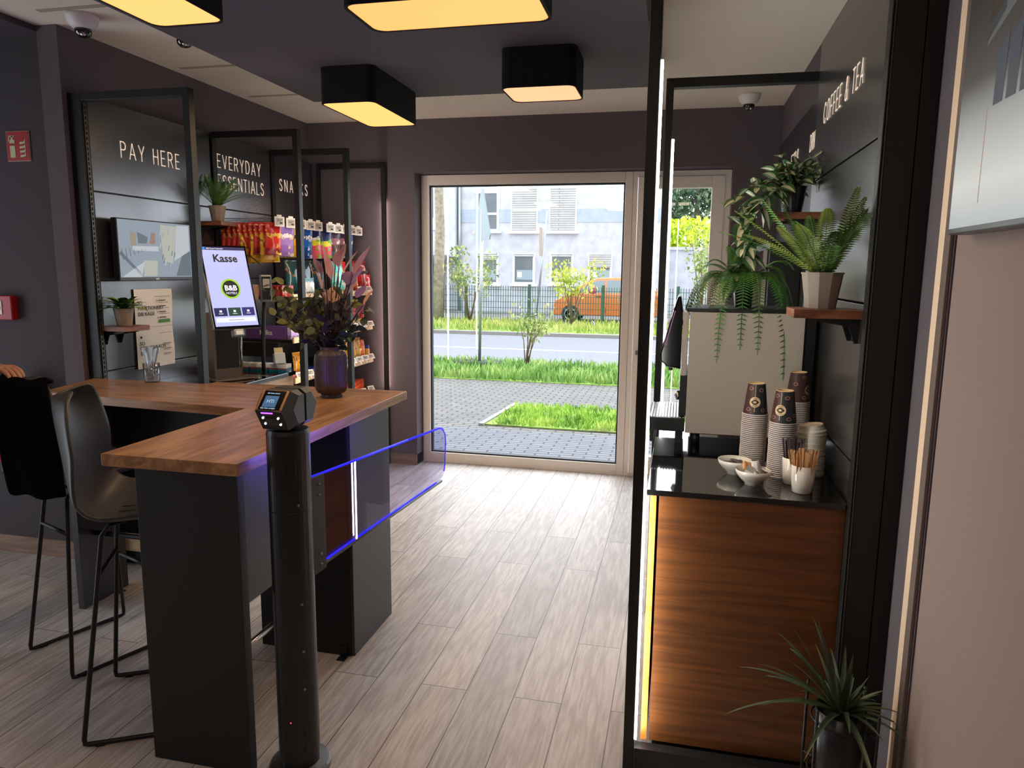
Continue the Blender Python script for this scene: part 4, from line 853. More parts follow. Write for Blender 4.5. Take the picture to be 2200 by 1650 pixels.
stm, eu, pk, pl_, dg = MB(), MB(), MB(), MB(), MB()
def ptq(px, py, dy=0): return at(px, py, y=vy+dy)
def sprig(px, py, dy, mb, nl, L, w, along=.45, rounds=False, seedr=1.0):
    e = ptq(px, py, dy); s = Vector((vx+random.uniform(-.02, .02), vy+random.uniform(-.02, .02), 1.16)); n0 = Vector((vx+(e.x-vx)*.12, vy+dy*.1, 1.295)); c = s.lerp(e, .5)+Vector((0, 0, .05))
    pts = [s, n0, n0.lerp(c, .5), c, c.lerp(e, .5)+Vector((0, 0, .02)), e]; stm.tube(pts, .0022, 5, r2=.0012)
    for i in range(nl):
        f = along+(1-along)*i/max(1, nl-1); k = f*5; j = min(int(k), 4); p = pts[j].lerp(pts[j+1], k-j); a = random.uniform(0, 6.28)
        ax = (e-s).normalized(); o = Vector((random.gauss(0, 1), random.gauss(0, .7), random.gauss(0, .6))); d = (ax*.6+o.normalized()*.9)
        leaf(mb, p, d, L*random.uniform(.75, 1.2)*seedr, w*random.uniform(.8, 1.15)*seedr, random.uniform(0, .2), .15, 5, roll=random.uniform(-1.2, 1.2))
for (x, y, dy) in ((562, 618, 0), (585, 640, -.05), (600, 600, .05), (590, 678, -.05), (615, 655, .08), (640, 640, -.06), (610, 690, 0), (655, 670, -.08), (675, 640, .05), (640, 690, .05)): sprig(x, y, dy, eu, 9, .052, .04)
for (x, y, dy) in ((735, 628, -.05), (760, 650, .02), (752, 690, -.04), (780, 700, .03), (765, 725, -.03), (790, 660, .06), (690, 625, -.06)): sprig(x, y, dy, eu if y < 660 else dg, 7, .05, .036)
for (x, y, dy) in ((665, 700, 0), (640, 715, .03), (720, 660, 0), (700, 690, -.08), (655, 735, -.05), (740, 680, .05)): sprig(x, y, dy, pl_, 6, .055, .032)
for (x, y, dx2, L, w) in ((700, 590, -10, .15, .06), (728, 575, 25, .15, .05), (690, 620, -30, .10, .07), (745, 612, 30, .10, .07), (758, 590, 55, .16, .035), (715, 650, 10, .09, .07), (768, 675, 60, .09, .05), (735, 665, 20, .08, .06), (712, 600, -25, .14, .05), (735, 590, 60, .15, .05), (690, 590, -40, .12, .04), (750, 610, 80, .12, .03), (705, 640, -60, .09, .06), (740, 640, 60, .09, .055), (722, 625, 10, .10, .06), (765, 640, 70, .1, .04), (700, 655, -20, .07, .05), (692, 700, -5, .06, .03), (720, 570, 20, .10, .035), (780, 655, 60, .09, .03)):
    p = ptq(x, y, random.uniform(-.06, .06)); q = ptq(x+dx2*.6, y-60, random.uniform(-.1, .05)); leaf(pk, p, q-p, L, w, .08, .25, 6, roll=random.uniform(-.8, .8)); s = Vector((vx, vy, 1.2)); stm.tube([s, Vector((vx+(p.x-vx)*.15, vy, 1.295)), s.lerp(p, .6)+Vector((0, 0, .03)), p], .0026, 5)
fz = MB()
for k in range(34):
    e = ptq(random.uniform(655, 760), random.uniform(580, 690), random.uniform(-.08, .08)); s = Vector((vx+random.uniform(-.025, .025), vy+random.uniform(-.025, .025), 1.2)); c = s.lerp(e, .55)+Vector((0, 0, .02)); stm.tube([s, Vector((vx+(e.x-vx)*.13, vy+(e.y-vy)*.1, 1.295)), c, e], .0013, 4, r2=.0007)
    for j in range(9):
        p = c.lerp(e, random.uniform(.2, 1)); d = Vector((random.gauss(0, 1), random.gauss(0, 1), random.gauss(.4, 1))); leaf(fz, p, d, .017, .006, 0, .1, 2)
stm.build('stems', m_stem, bq, smooth=True); eu.build('eucalyptus_leaves', m_euc, bq); pk.build('pink_leaves', m_pinkl, bq); pl_.build('plum_leaves', m_purl, bq); dg.build('dark_leaves', m_darkg, bq); fz.build('small_buds', mottled('bud_brown', ((70, 58, 40), (120, 104, 70)), 6, .7), bq)
# ------------------------------------------------------------------ cutlery jar on the bar
jc = Vector((-2.645, 3.20, 1.06))
t = thing('cutlery_jar', 'clear glass jar full of forks and knives on the far arm of the bar', 'jar', jc)
MB().lathe([(.036, 0), (.038, .002), (.040, .10), (.0385, .10), (.0365, .006), (.0001, .006)], jc, 32).build('glass', m_clear, t, smooth=True)
def fork(p, q, name='fork'):
    p = Vector(p); q = Vector(q); d = (q-p).normalized(); s = d.cross(Vector((0, 1, 0))).normalized(); f = s.cross(d)
    b = MB(); b.prism([p+d*.05-s*.003, q-s*.0075, q+d*.006-s*.004, q+d*.006+s*.004, q+s*.0075, p+d*.05+s*.003], f*.002)
    if name == 'fork':
        b.prism([p+d*.025-s*.009, p+d*.055-s*.003, p+d*.055+s*.003, p+d*.025+s*.009], f*.0015)
        for k in range(4): x = -.009+k*.006; b.prism([p+s*(x-.001), p+s*(x+.001), p+d*.028+s*(x+.001), p+d*.028+s*(x-.001)], f*.0015)
    else: b.prism([p-s*.004, p+d*.06-s*.007, p+d*.06+s*.007, p+s*.006], f*.0012)
    o = b.build(name, m_chrome, None, origin=tuple(p)); tag(o, 'steel %s standing in the glass jar on the bar' % name, name, '%ss in the glass jar' % name)
for i in range(11):
    a = i*2.4; r = .022; b0 = jc+Vector((r*.5*math.cos(a), r*.5*math.sin(a), .012)); l = .185; tx = (i-5)/5*.045
    fork(b0, jc+Vector((tx+.004*math.sin(i*3), .018*math.sin(a), l-abs(tx)*.3)), 'fork' if i % 3 else 'knife')
# ================================================================== product shelves of the left bays
SH = {'top': 1.462, 'upper': 1.178, 'middle': .906, 'lower': .637}
for nm, z in SH.items():
    t = thing('product_shelf', 'pale birch shop shelf, %s of the four below the hanging bags' % {'top': 'topmost', 'upper': 'second from the top', 'middle': 'third from the top', 'lower': 'lowest'}[nm], 'shelf', (-2.75, 5.0, z), 'birch shelves of the snack bays')
    MB().box((-2.998, 4.355, z-.02), (-2.50, 4.985, z)).build('board', m_black, t); MB().box((-2.998, 5.06, z-.02), (-2.50, 5.62, z)).build('board', m_black, t)
    MB().box((-2.50, 4.352, z-.022), (-2.486, 4.987, z+.018)).build('front_lip', m_birch, t, bevel=.003); MB().box((-2.50, 5.058, z-.022), (-2.486, 5.622, z+.018)).build('front_lip', m_birch, t, bevel=.003)
def ptag(y, z, x=-2.478, lean=.6, k=0, lab=None):
    M = Matrix.Translation((x, y, z)) @ Matrix.Rotation(math.radians(-25), 4, 'Z') @ Matrix.Rotation(-lean, 4, 'Y')
    b = MB(); b.box((-.004, -.032, -.002), (.001, .032, .044), M); b.k = 1; b.box((.001, -.026, .006), (.0016, .026, .036), M); b.k = 2
    for j in range(3): b.box((.0016, -.02, .011+j*.008), (.002, .004+j*.006, .014+j*.008), M)
    b.k = 0; b.box((-.006, -.004, -.02), (-.002, .004, .0), M)
    o = b.build('price_tag', [m_tag, m_epaper, m_ink], None, origin=(x, y, z)); tag(o, lab, 'price tag', 'price tags along the birch shelf lips')
nmz = {'top': 'topmost birch shelf', 'upper': 'second birch shelf', 'middle': 'third birch shelf', 'lower': 'lowest birch shelf'}
for nm, ys in (('top', (5.42, 5.56)), ('upper', (5.16, 5.30, 5.44, 5.58)), ('middle', (4.42, 4.55, 5.12, 5.24, 5.36, 5.47, 5.58)), ('lower', (5.12, 5.28, 5.42, 5.57))):
    for y in ys: ptag(y, SH[nm]+.012, lab='white electronic price tag clipped to the lip of the %s' % nmz[nm])
# pegs with price tags
pegy = [4.385, 4.53, 4.67, 4.80, 4.91, 5.10, 5.23, 5.35, 5.48, 5.59]
for i, y in enumerate(pegy):
    t = thing('peg_hook', 'long black peg hook with a white electronic price tag, %s from the kiosk side' % ['first', 'second', 'third', 'fourth', 'fifth', 'sixth', 'seventh', 'eighth', 'ninth', 'last'][i], 'hook', (-3.0, y, 1.95), 'peg hooks for hanging bags')
    MB().tube([(-2.998, y, 1.935), (-2.63, y, 1.935), (-2.585, y, 1.95)], .003, 6).build('wire', m_black, t, smooth=True)
    MB().tube([(-2.998, y, 1.972), (-2.585, y, 1.972)], .0022, 6).build('tag_wire', m_black, t, smooth=True)
    M = Matrix.Translation((-2.58, y, 1.97)) @ Matrix.Rotation(math.radians(-28), 4, 'Z')
    p = MB().box((-.004, -.036, -.052), (.004, .036, .012), M).box((-.003, -.018, .012), (.003, .018, .024), M).build('price_tag', m_tag, t, bevel=.003)
    s = MB(); s.box((.004, -.027, -.042), (.0046, .027, .004), M); s.k = 1; s.box((.0046, -.02, -.01), (.005, .02, -.007), M); s.box((.0046, -.02, -.018), (.005, .01, -.015), M); s.box((.0046, .0, -.034), (.005, .02, -.024), M); s.build('tag_display', [m_epaper, m_ink], t)
# bags: pillow pouch, origin at its centre
def pouch(w, h, th, name, m, hang=True, seed=0):
    rnd = random.Random(seed); ph = rnd.uniform(0, 6)
    def side(s):
        def fn(u, v):
            a = (u-.5)*2; b_ = (v-.5)*2; f = max(0, (1-abs(b_)**3.2))*(1-abs(a)**2.6); pinch = 1-.05*(1-abs(b_)**4)*(abs(a)**2) - .02*math.sin(v*14+ph)*abs(a)
            return Vector((s*(th/2*f**.7*(1+.08*math.sin(u*9+v*7+ph)))+.002*s, a*w/2*pinch, b_*h/2))
        return fn
    b = MB(); b.grid(side(1), 9, 13); b.grid(lambda u, v: side(-1)(1-u, v), 9, 13)
    n, mm = 9, 13
    for j in range(mm-1):
        b.f.append((j*n, (j+1)*n, n*mm+(j+1)*n+n-1, n*mm+j*n+n-1)); b.m.append(0)
        b.f.append((j*n+n-1, n*mm+j*n, n*mm+(j+1)*n, (j+1)*n+n-1)); b.m.append(0)
    b.box((-.0015, -w/2, h/2-.001), (.0015, w/2, h/2+.012)); b.box((-.0015, -w/2, -h/2-.008), (.0015, w/2, -h/2+.001))
    return b.build(name, m, None, smooth=True)
def printed(o, s, size, z=0, m=None, x=.02, bold=.002, col=(250, 246, 240), tilt=.15):
    text_mesh('print', s, Vector((x, 0, z)), Vector((0, 1, tilt)), Vector((0, -tilt, 1)), size, m or mat('print_%d_%d_%d' % col, col, .5), o, align='CENTER', bold=bold)
def place(src, first, loc, rot, label, cat, group=None, scale=None):
    o = src if first else dup(src)
    o.location = loc; o.rotation_euler = rot
    if scale: o.scale = scale
    if 'group' in o.keys() and not group: del o['group']
    return tag(o, label, cat, group)
K = dict(
 red=bagmat('red_foil_print', [(150, 20, 24), (214, 44, 30), (226, 60, 36), (206, 36, 28), (190, 30, 26)], (238, 196, 60)),
 purple=bagmat('lilac_foil_print', [(150, 110, 190), (168, 130, 206), (150, 116, 194)], (226, 196, 170)),
 yellow=bagmat('yellow_foil_print', [(196, 148, 20), (230, 180, 30), (238, 194, 40)], (150, 90, 30)),
 blue=bagmat('blue_foil_print', [(26, 70, 150), (30, 100, 190), (26, 84, 170)], (190, 210, 240)),
 green=bagmat('green_pink_foil_print', [(230, 90, 110), (226, 80, 100), (226, 216, 40), (30, 40, 90), (26, 36, 86)], (120, 190, 50)),
 multi=bagmat('dark_candy_print', [(60, 110, 120), (90, 60, 60), (150, 90, 110), (60, 40, 60)], (220, 220, 210)),
 teal=bagmat('dark_teal_foil', [(14, 50, 56), (18, 64, 70), (14, 48, 54)], (120, 70, 40)),
 turq=bagmat('turquoise_foil', [(70, 160, 156), (110, 190, 186), (90, 176, 172)], (214, 190, 90)),
 dred=bagmat('crimson_foil', [(150, 16, 22), (176, 24, 30), (150, 20, 26)], (200, 60, 40)),
 orange=bagmat('orange_foil', [(196, 96, 40), (214, 116, 56), (180, 70, 40)], (240, 214, 190)),
 gold=bagmat('golden_nut_print', [(176, 120, 30), (206, 152, 50), (190, 130, 36)], (120, 70, 24)),
 redw=bagmat('red_white_print', [(230, 226, 222), (200, 30, 30), (206, 34, 34)], (244, 240, 236)),
 ltbl=bagmat('light_blue_print', [(190, 220, 236), (226, 238, 244), (150, 200, 226)], (240, 250, 255)))
Rz = lambda a, ty=0: (0, ty, math.radians(a))
B = {}
def getbag(k, w, h, th, txt=None, size=.03, z=.02, col=(250, 246, 240), seed=1):
    if (k, w, h) not in B:
        o = pouch(w, h, th, 'snack_bag', K[k], seed=seed)
        if txt: printed(o, txt, size, z, x=th/2+.004, col=col)
        B[(k, w, h)] = [o, True]
    r = B[(k, w, h)]; f = r[1]; r[1] = False; return r[0], f
def hang(k, peg, n, label, w=.14, h=.19, th=.03, txt=None, size=.03, col=(250, 246, 240), x0=-2.63, dx=.04, group=None, z=1.835, a=-30):
    for i in range(n):
        o, f = getbag(k, w, h, th, txt, size, .02, col)
        place(o, f, (x0-i*dx, pegy[peg]+random.uniform(-.006, .006), z+random.uniform(-.004, .004)), (random.uniform(-.03, .03), random.uniform(.02, .1), math.radians(a+random.uniform(-5, 5))), label if i == 0 or not group else label.replace('front ', '').replace('foremost', 'hanging'), 'snack bag', group)
hang('red', 0, 9, 'bright red and gold snack bag on the first peg hook', txt='Lindor', size=.032, col=(240, 200, 90), group='red snack bags on the first peg hook', w=.12)
hang('yellow', 0, 3, 'yellow snack bag behind and below the row of red bags', x0=-2.66, z=1.77, dx=.07, h=.16, group='yellow bags below the red row')
hang('purple', 1, 1, 'lilac chocolate bag with the Milka script on the second peg hook', txt='Milka', size=.038, h=.2)
hang('yellow', 1, 1, 'yellow chocolate candy bag behind the lilac one', x0=-2.69, h=.21, txt="M&M's", size=.03, col=(70, 40, 24))
hang('yellow', 2, 3, 'yellow candy bag on the third peg hook beside the lilac bag', h=.21, txt="M&M's", size=.03, col=(70, 40, 24), group='yellow candy bags on the third peg hook')
hang('blue', 3, 4, 'bright blue candy bag with large white letters on the fourth peg hook', h=.21, txt="M&M's", size=.036, group='blue candy bags on the fourth peg hook', w=.13)
hang('green', 4, 1, 'green, yellow and pink candy bag right of the blue bags, foremost of two', h=.215, txt='Nimm2', size=.03)
hang('green', 4, 1, 'green, yellow and pink candy bag hanging behind its twin right of the blue bags', h=.215, x0=-2.68)
hang('green', 5, 2, 'green and pink candy bag on the sixth peg hook', h=.20, group='green candy bags on the sixth peg hook')
hang('multi', 6, 3, 'glossy dark candy bag with grey green picture on the seventh peg hook', h=.2, group='dark candy bags on the seventh peg hook')
hang('multi', 7, 2, 'dark rose candy bag on the eighth peg hook', h=.19, group='dark candy bags on the eighth peg hook')
hang('blue', 8, 1, 'blue gummy bag hanging alone right of the second post', h=.19, txt='Gum', size=.03, w=.12)
# bags and boxes standing on the birch shelves
def stand(k, x, y, sh, label, w, h, th, a=-15, lean=.08, txt=None, size=.03, col=(250, 246, 240), group=None):
    o, f = getbag(k, w, h, th, txt, size, .02, col); place(o, f, (x, y, SH[sh]+h/2*math.cos(lean)+.011), (0, lean*-1, math.radians(a)), label, 'snack bag', group)
stand('teal', -2.56, 4.50, 'top', 'dark teal bag standing below the hanging red bags, first of three', .14, .22, .06)
stand('teal', -2.575, 4.67, 'top', 'dark teal bag half behind the kiosk side post, second of three', .14, .22, .06)
stand('teal', -2.56, 4.83, 'top', 'dark teal bag right of the post, last of three', .14, .22, .06)
stand('turq', -2.56, 5.14, 'top', 'turquoise bag on the topmost birch shelf', .15, .22, .06)
stand('redw', -2.55, 5.29, 'top', 'red and white crisp bag on the topmost shelf behind the pink leaves', .13, .22, .05)
stand('orange', -2.56, 5.42, 'top', 'orange bag with a dark lid picture on the topmost shelf', .11, .20, .05)
stand('dred', -2.55, 5.53, 'top', 'crimson crisp bag with dark letters at the right end of the topmost shelf', .15, .23, .07, txt='Doritos', size=.036, col=(30, 20, 24))
stand('redw', -2.49-.02, 5.59, 'top', 'small red and white sachet in front of the crimson crisp bag', .07, .12, .02)
stand('ltbl', -2.53, 4.66, 'top', 'light blue and white pack right of the red packs', .10, .10, .04)
stand('gold', -2.56, 5.16, 'middle', 'golden nut bag at the start of the third shelf behind the vase stems', .12, .17, .05)
stand('gold', -2.55, 5.33, 'middle', 'golden nut bag right of the second post', .13, .17, .05)
stand('gold', -2.56, 5.44, 'middle', 'golden nut bag with its label arch next to the jar', .13, .17, .05)
stand('gold', -2.56, 4.55, 'middle', 'golden triangular nut bag left of the vase', .13, .15, .05)
stand('orange', -2.53, 5.50, 'middle', 'narrow orange and white bag leaning at the jar', .06, .15, .03)
def pbox(name, x, y, z, d, m, label, cat, rot=0, group=None, txt=None, size=.02, face='x', col=(250, 246, 240), bev=.001):
    b = MB().cbox((0, 0, d[2]/2), d); o = b.build(name, m, None, bevel=bev)
    if txt and face == 'x': text_mesh('print', txt, (d[0]/2+.0006, 0, d[2]*.35), Y, Z, size, mat('print_%d_%d_%d' % col, col, .5), o, align='CENTER', bold=.001)
    if txt and face == 'y': text_mesh('print', txt, (0, -d[1]/2-.0006, d[2]*.35), X, Z, size, mat('print_%d_%d_%d' % col, col, .5), o, align='CENTER', bold=.001)
    o.location = (x, y, z); o.rotation_euler = (0, 0, math.radians(rot)); return tag(o, label, cat, group)
m_rp = bagmat('red_pack_print', [(190, 26, 30), (206, 40, 40), (170, 20, 24)], (240, 180, 120), .4)
o = pbox('chocolate_pack', -2.555, 4.40, SH['top'], (.022, .115, .075), m_rp, 'red chocolate pack on the topmost shelf beside the card terminal', 'chocolate pack', -8, 'red chocolate packs on the topmost shelf', 'KitKat', .026)
for i in range(1, 9): dup(o, (-2.555-i*.035 if i < 6 else -2.555-(i-6)*.035, 4.40 if i < 6 else 4.53, SH['top']), math.radians(-8+random.uniform(-3, 3)), 'red chocolate pack in the row on the topmost shelf above the counter')
m_milka = mat('lilac_carton', (118, 84, 160), .45); m_milkb = bagmat('lilac_wrapper', [(150, 116, 194), (190, 160, 220), (214, 196, 236)], (240, 236, 244), .3, (0, .08))
pbox('chocolate_box', -2.70, 4.415, SH['upper'], (.30, .10, .085), m_milka, 'lilac display carton lettered Milka below the Kasse screen', 'carton', 0, None, 'Milka', .045, 'y')
for i in range(3): pbox('chocolate_bar', -2.528, 4.395+i*.06, SH['upper']+.0, (.03, .055, .10), m_milkb, 'lilac and white chocolate bar at the front of the lilac carton', 'chocolate bar', 0, 'lilac bars beside the carton')
b = MB().lathe([(.045, 0), (.045, .17), (.047, .172), (.047, .185), (.0001, .187)], (0, 0, 0), 32); o = b.build('crisp_tin', [bagmat('crimson_tin_print', [(110, 90, 40), (206, 180, 90), (150, 20, 26), (130, 16, 22), (160, 24, 28)], (200, 60, 50), .3, (0, .18))], None, smooth=False); o.location = (-2.555, 5.50, SH['upper']); tag(o, 'crimson cylindrical crisp tin on the second shelf near the pink wall', 'tin')
o2 = dup(o, (-2.57, 5.38, SH['upper']), .8, 'crimson crisp tin half hidden behind the green bouquet leaves')
b = MB().lathe([(.036, 0), (.038, .005), (.038, .085), (.033, .095)], (0, 0, 0), 28); o = b.build('nut_jar', mottled('golden_nuts', ((170, 110, 30), (214, 160, 60)), 90, .4), None, smooth=True); b = MB().lathe([(.037, .095), (.037, .12), (.0001, .121)], (0, 0, 0), 28); b.build('lid', mat('navy_lid', (24, 36, 110), .4), o)
MB().lathe([(.0385, .0), (.0385, .03)], (0, 0, 0), 28).build('label', mat('navy_label', (24, 30, 90), .4), o); o.location = (-2.54, 5.58, SH['middle']); tag(o, 'jar of golden nuts with a navy lid at the right end of the third shelf', 'jar')
pbox('biscuit_tray', -2.60, 4.72, SH['middle'], (.16, .14, .04), mat('navy_carton', (20, 44, 120), .45), 'navy blue flat carton left of the ribbed vase', 'carton')
pbox('gum_tray', -2.60, 4.43, SH['middle'], (.18, .13, .035), mat('orange_red_carton', (206, 70, 50), .45), 'orange red open tray on the third shelf behind the mint packs', 'tray')
pbox('candy_tray', -2.58, 4.58, SH['middle'], (.14, .13, .04), m_rp, 'small red patterned tray between the orange red and navy cartons', 'tray')
m_ob = bagmat('orange_box_print', [(200, 70, 26), (224, 96, 40), (196, 66, 30)], (120, 60, 40), .4, (0, .12))
for i in range(5): pbox('biscuit_pack', -2.535-.01*i, 5.30+i*.055, SH['lower'], (.02, .085, .11), m_ob, 'orange biscuit pack leaning in the row on the lowest shelf', 'biscuit pack', -35, 'orange biscuit packs on the lowest shelf')
for i in range(2): pbox('biscuit_box', -2.58, 5.12+i*.11, SH['lower'], (.12, .10, .09), m_ob, ['orange carton at the left end of the lowest shelf row', 'orange carton next to the leaning biscuit packs'][i], 'carton')
pbox('sweets_box', -2.56, 4.66, SH['lower'], (.06, .14, .13), bagmat('white_blue_red_print', [(236, 238, 244), (180, 210, 236), (240, 240, 244)], (206, 60, 70), .4, (0, .13)), 'white, blue and red pack on the lowest shelf between post and vase', 'carton', -20)
# black bay side and back behind the kiosk
tag(MB().box((-2.95, 4.352, 1.06), (-2.60, 4.36, 1.155)).build('shelf_end_panel', m_black, None, origin=(-2.8, 4.36, 1.1)), 'black end panel below the lilac carton', 'panel')
# mint packs on the black glass top
m_teal = bagmat('teal_gum_print', [(20, 130, 160), (24, 150, 180), (236, 240, 244), (244, 246, 250)], (206, 40, 80), .35, (0, .05))
src = None
for i in range(7):
    x = -2.90+i*.068
    if i == 0: src = o = pbox('chewing_gum_box', x, 4.235, .985, (.058, .07, .05), m_teal, 'teal and white chewing gum box in the row on the black glass top', 'gum box', 4, 'chewing gum boxes on the black glass top', 'Airwaves', .012, 'y', (206, 30, 60))
    else: dup(src, (x, 4.235+.002*math.sin(i*2), .985), math.radians(4+3*math.sin(i)))
t = thing('tissue_dispenser', 'small clear and white card holder with a cream note above the gum boxes', 'card holder', (-2.53, 4.24, 1.035))
M = Matrix.Translation((-2.50, 4.19, 1.04)) @ Matrix.Rotation(math.radians(50), 4, 'Z') @ Matrix.Rotation(-.25, 4, 'X'); MB().box((-.035, -.02, 0), (.035, .02, .07), M).build('holder', mat('frosted_white', (206, 220, 228), .3), t, bevel=.004); MB().box((-.028, -.004, .05), (.028, 0, .105), M).build('note', mat('cream_card', (226, 214, 170), .6), t)
# ================================================================== fire point on the far left wall
t = thing('fire_sign', 'square red sign with a fire extinguisher and flames on the far left wall', 'sign', (-3.44, 3.285, 2.27))
P0, P1 = Vector((-3.512, 3.283, 2.195)), Vector((-3.366, 3.283, 2.348)); yy = 3.281
MB().box((-3.512, 3.284, 2.193), (-3.366, 3.289, 2.347)).build('border', mat('sign_border', (200, 180, 160), .6), t); MB().box((-3.509, 3.282, 2.196), (-3.369, 3.284, 2.344)).build('plate', m_red, t)
s = MB(); m_pale = mat('luminous_yellow', (206, 206, 160), .6)
s.box((-3.488, yy-.001, 2.212), (-3.456, yy+.001, 2.272)); s.box((-3.488, yy-.001, 2.285), (-3.456, yy+.001, 2.302)); s.box((-3.478, yy-.001, 2.302), (-3.466, yy+.001, 2.322)); s.box((-3.490, yy-.001, 2.316), (-3.458, yy+.001, 2.324)); s.prism([(-3.492, yy, 2.322), (-3.497, yy, 2.29), (-3.493, yy, 2.29), (-3.487, yy, 2.318)], (0, -.001, 0))
for i in range(4):
    z = 2.212+i*.022; s.prism([(-3.425, yy, z), (-3.39, yy, z+.006), (-3.387, yy, z+.03), (-3.397, yy, z+.014), (-3.425, yy, z+.012)], (0, -.001, 0))
s.build('pictogram', m_pale, t)
t = thing('fire_alarm', 'red fire alarm box on the far left wall below the extinguisher sign', 'fire alarm', (-3.6, 3.25, 1.42)); MB().box((-3.665, 3.245, 1.355), (-3.538, 3.289, 1.487)).build('housing', m_red, t, bevel=.006); MB().box((-3.645, 3.241, 1.385), (-3.60, 3.245, 1.46)).build('glass_window', m_white, t, bevel=.002); MB().lathe([(.012, 0), (.012, .003)], (-3.622, 3.2405, 1.42), 16, Matrix.Rotation(math.radians(90), 4, 'X')).build('button', m_ink, t)
t = thing('fire_extinguisher', 'red fire extinguisher with a printed label hanging behind the far left stool', 'fire extinguisher', (-3.53, 3.19, .53)); ex, ey = -3.53, 3.19
MB().lathe([(.082, 0), (.086, .01), (.086, .06)], (ex, ey, .53), 32).build('foot_ring', m_black, t, smooth=False); MB().lathe([(.0855, .0), (.0855, .33), (.075, .39), (.045, .43), (.025, .44), (.025, .46)], (ex, ey, .59), 32).build('cylinder', m_red, t, smooth=True)
MB().lathe([(.0865, .09), (.0865, .27)], (ex, ey, .59), 32).build('label', mat('dark_red_label', (110, 30, 36), .5), t, smooth=True)
s = MB()
for i in range(9): s.lathe([(.0872, .1+i*.017), (.0872, .106+i*.017)], (ex, ey, .59), 32)
s.build('print', mat('faded_print', (130, 70, 70), .6), t); MB().box((ex-.02, ey-.06, 1.04), (ex+.02, ey+.03, 1.075)).build('valve', m_black, t, bevel=.004); MB().tube([(ex+.03, ey-.02, 1.05), (ex+.10, ey-.03, 1.0), (ex+.11, ey-.04, .8), (ex+.095, ey-.03, .66)], .009, 8).build('hose', m_black, t, smooth=True)
tag(MB().box((-2.262, 5.692, .565), (-2.222, 5.70, .625)).build('wall_socket', m_white, None, bevel=.002, origin=(-2.24, 5.7, .59)), 'small pale socket plate on the wall left of the window', 'socket')
# ================================================================== coffee corner, right
rf = thing('coffee_wall_unit', 'shallow graphite wall unit behind the coffee counter, lettered COFFEE & TEA', 'wall unit', (.6, 2.8, 0))
MB().box((.527, 2.242, 0), (.6, 2.262, 2.60)).build('end_panel', m_black, rf, bevel=.001); MB().box((.603, 2.242, 0), (.649, 2.262, 2.60)).build('end_panel', m_black, rf, bevel=.001); MB().box((.56, 2.262, 0), (.649, 3.40, 2.60)).build('core', m_panel2, rf)
r = None
for (z0, z1) in zip([.62, 1.09, 1.565, 2.03], [1.09, 1.565, 2.03, 2.595]):
    r = MB().box((.52, 2.265, z0+.003), (.56, 3.395, z1-.003)).build('back_panel', m_panel, rf, bevel=.002)
lt = MB(); strokes(lt, 'COFFEE & TEA', (.5185, 3.205, 2.237), (0, -1, 0), (0, 0, 1), .076, fit=.655); lt.build('lettering', m_letter, r)
perf(.5215, 2.243, 0.1, 2.59, rf)
rb = thing('drinks_wall_unit', 'graphite wall panels beyond the coffee unit, lettered DRINKS and FOOD', 'wall unit', (.64, 4.5, 0))
for (a, b_, s, y) in ((3.42, 4.475, 'DRINKS', 4.235), (4.48, 5.6, 'FOOD &', 4.93)):
    q = MB().box((.628, a, 1.2), (.648, b_, 2.53)).build('back_panel', m_panel, rb, bevel=.002); lt = MB(); strokes(lt, s, (.6265, y, 2.285), (0, -1, 0), (0, 0, 1), .083, gap=.14); lt.build('lettering', m_letter, q)
fr = thing('drinks_cooler', 'black drinks cooler with a glass door beyond the coffee machine, mostly hidden by ferns', 'cooler', (.5, 4.6, 0))
MB().box((.46, 4.25, 0), (.626, 5.3, 1.82)).build('housing', m_black, fr, bevel=.004); MB().box((.452, 4.28, .2), (.459, 5.27, 1.78)).build('glass_door', mat('reflective_glass', (40, 52, 62), .03, coat=1), fr); MB().box((.44, 4.26, .9), (.452, 4.275, 1.4)).build('handle', m_chrome, fr)
# portals with bright light strips
p1 = portal(2.242, .519, -.122, 2.60, 'black portal frame at the front of the coffee corner with a bright vertical light strip', .004, pw=.035)
MB().box((-.085, 2.235, .0), (.517, 2.275, .088)).build('bottom_rail', m_black, p1)
MB().box((-.0865, 2.2415, .115), (-.0795, 2.262, 2.252)).build('light_strip', m_led, p1)
p2 = portal(3.40, .55, -.104, 2.485, 'black portal frame behind the coffee machine with a bright vertical light strip', .01, pw=.032)
MB().box((-.0705, 3.399, .1), (-.061, 3.42, 2.228)).build('light_strip', m_led, p2)
cc = thing('coffee_counter', 'walnut coffee counter with a polished black top under the coffee machine', 'counter', (.2, 2.8, 0))
MB().box((-.040, 2.286, .092), (.514, 3.38, .946)).build('side_panel', m_cabinet, cc); MB().box((-.068, 2.284, .092), (-.048, 3.38, .946)).build('front_panel', wood('orange_walnut_front', (176, 92, 34), (214, 130, 60), (1, 1, 8), .4), cc)
MB().box((-.080, 2.272, .948), (.514, 3.39, .966)).build('worktop', m_blackgloss, cc, bevel=.002); MB().box((-.03, 2.30, 0), (.515, 3.37, .09)).build('plinth', m_black, cc)
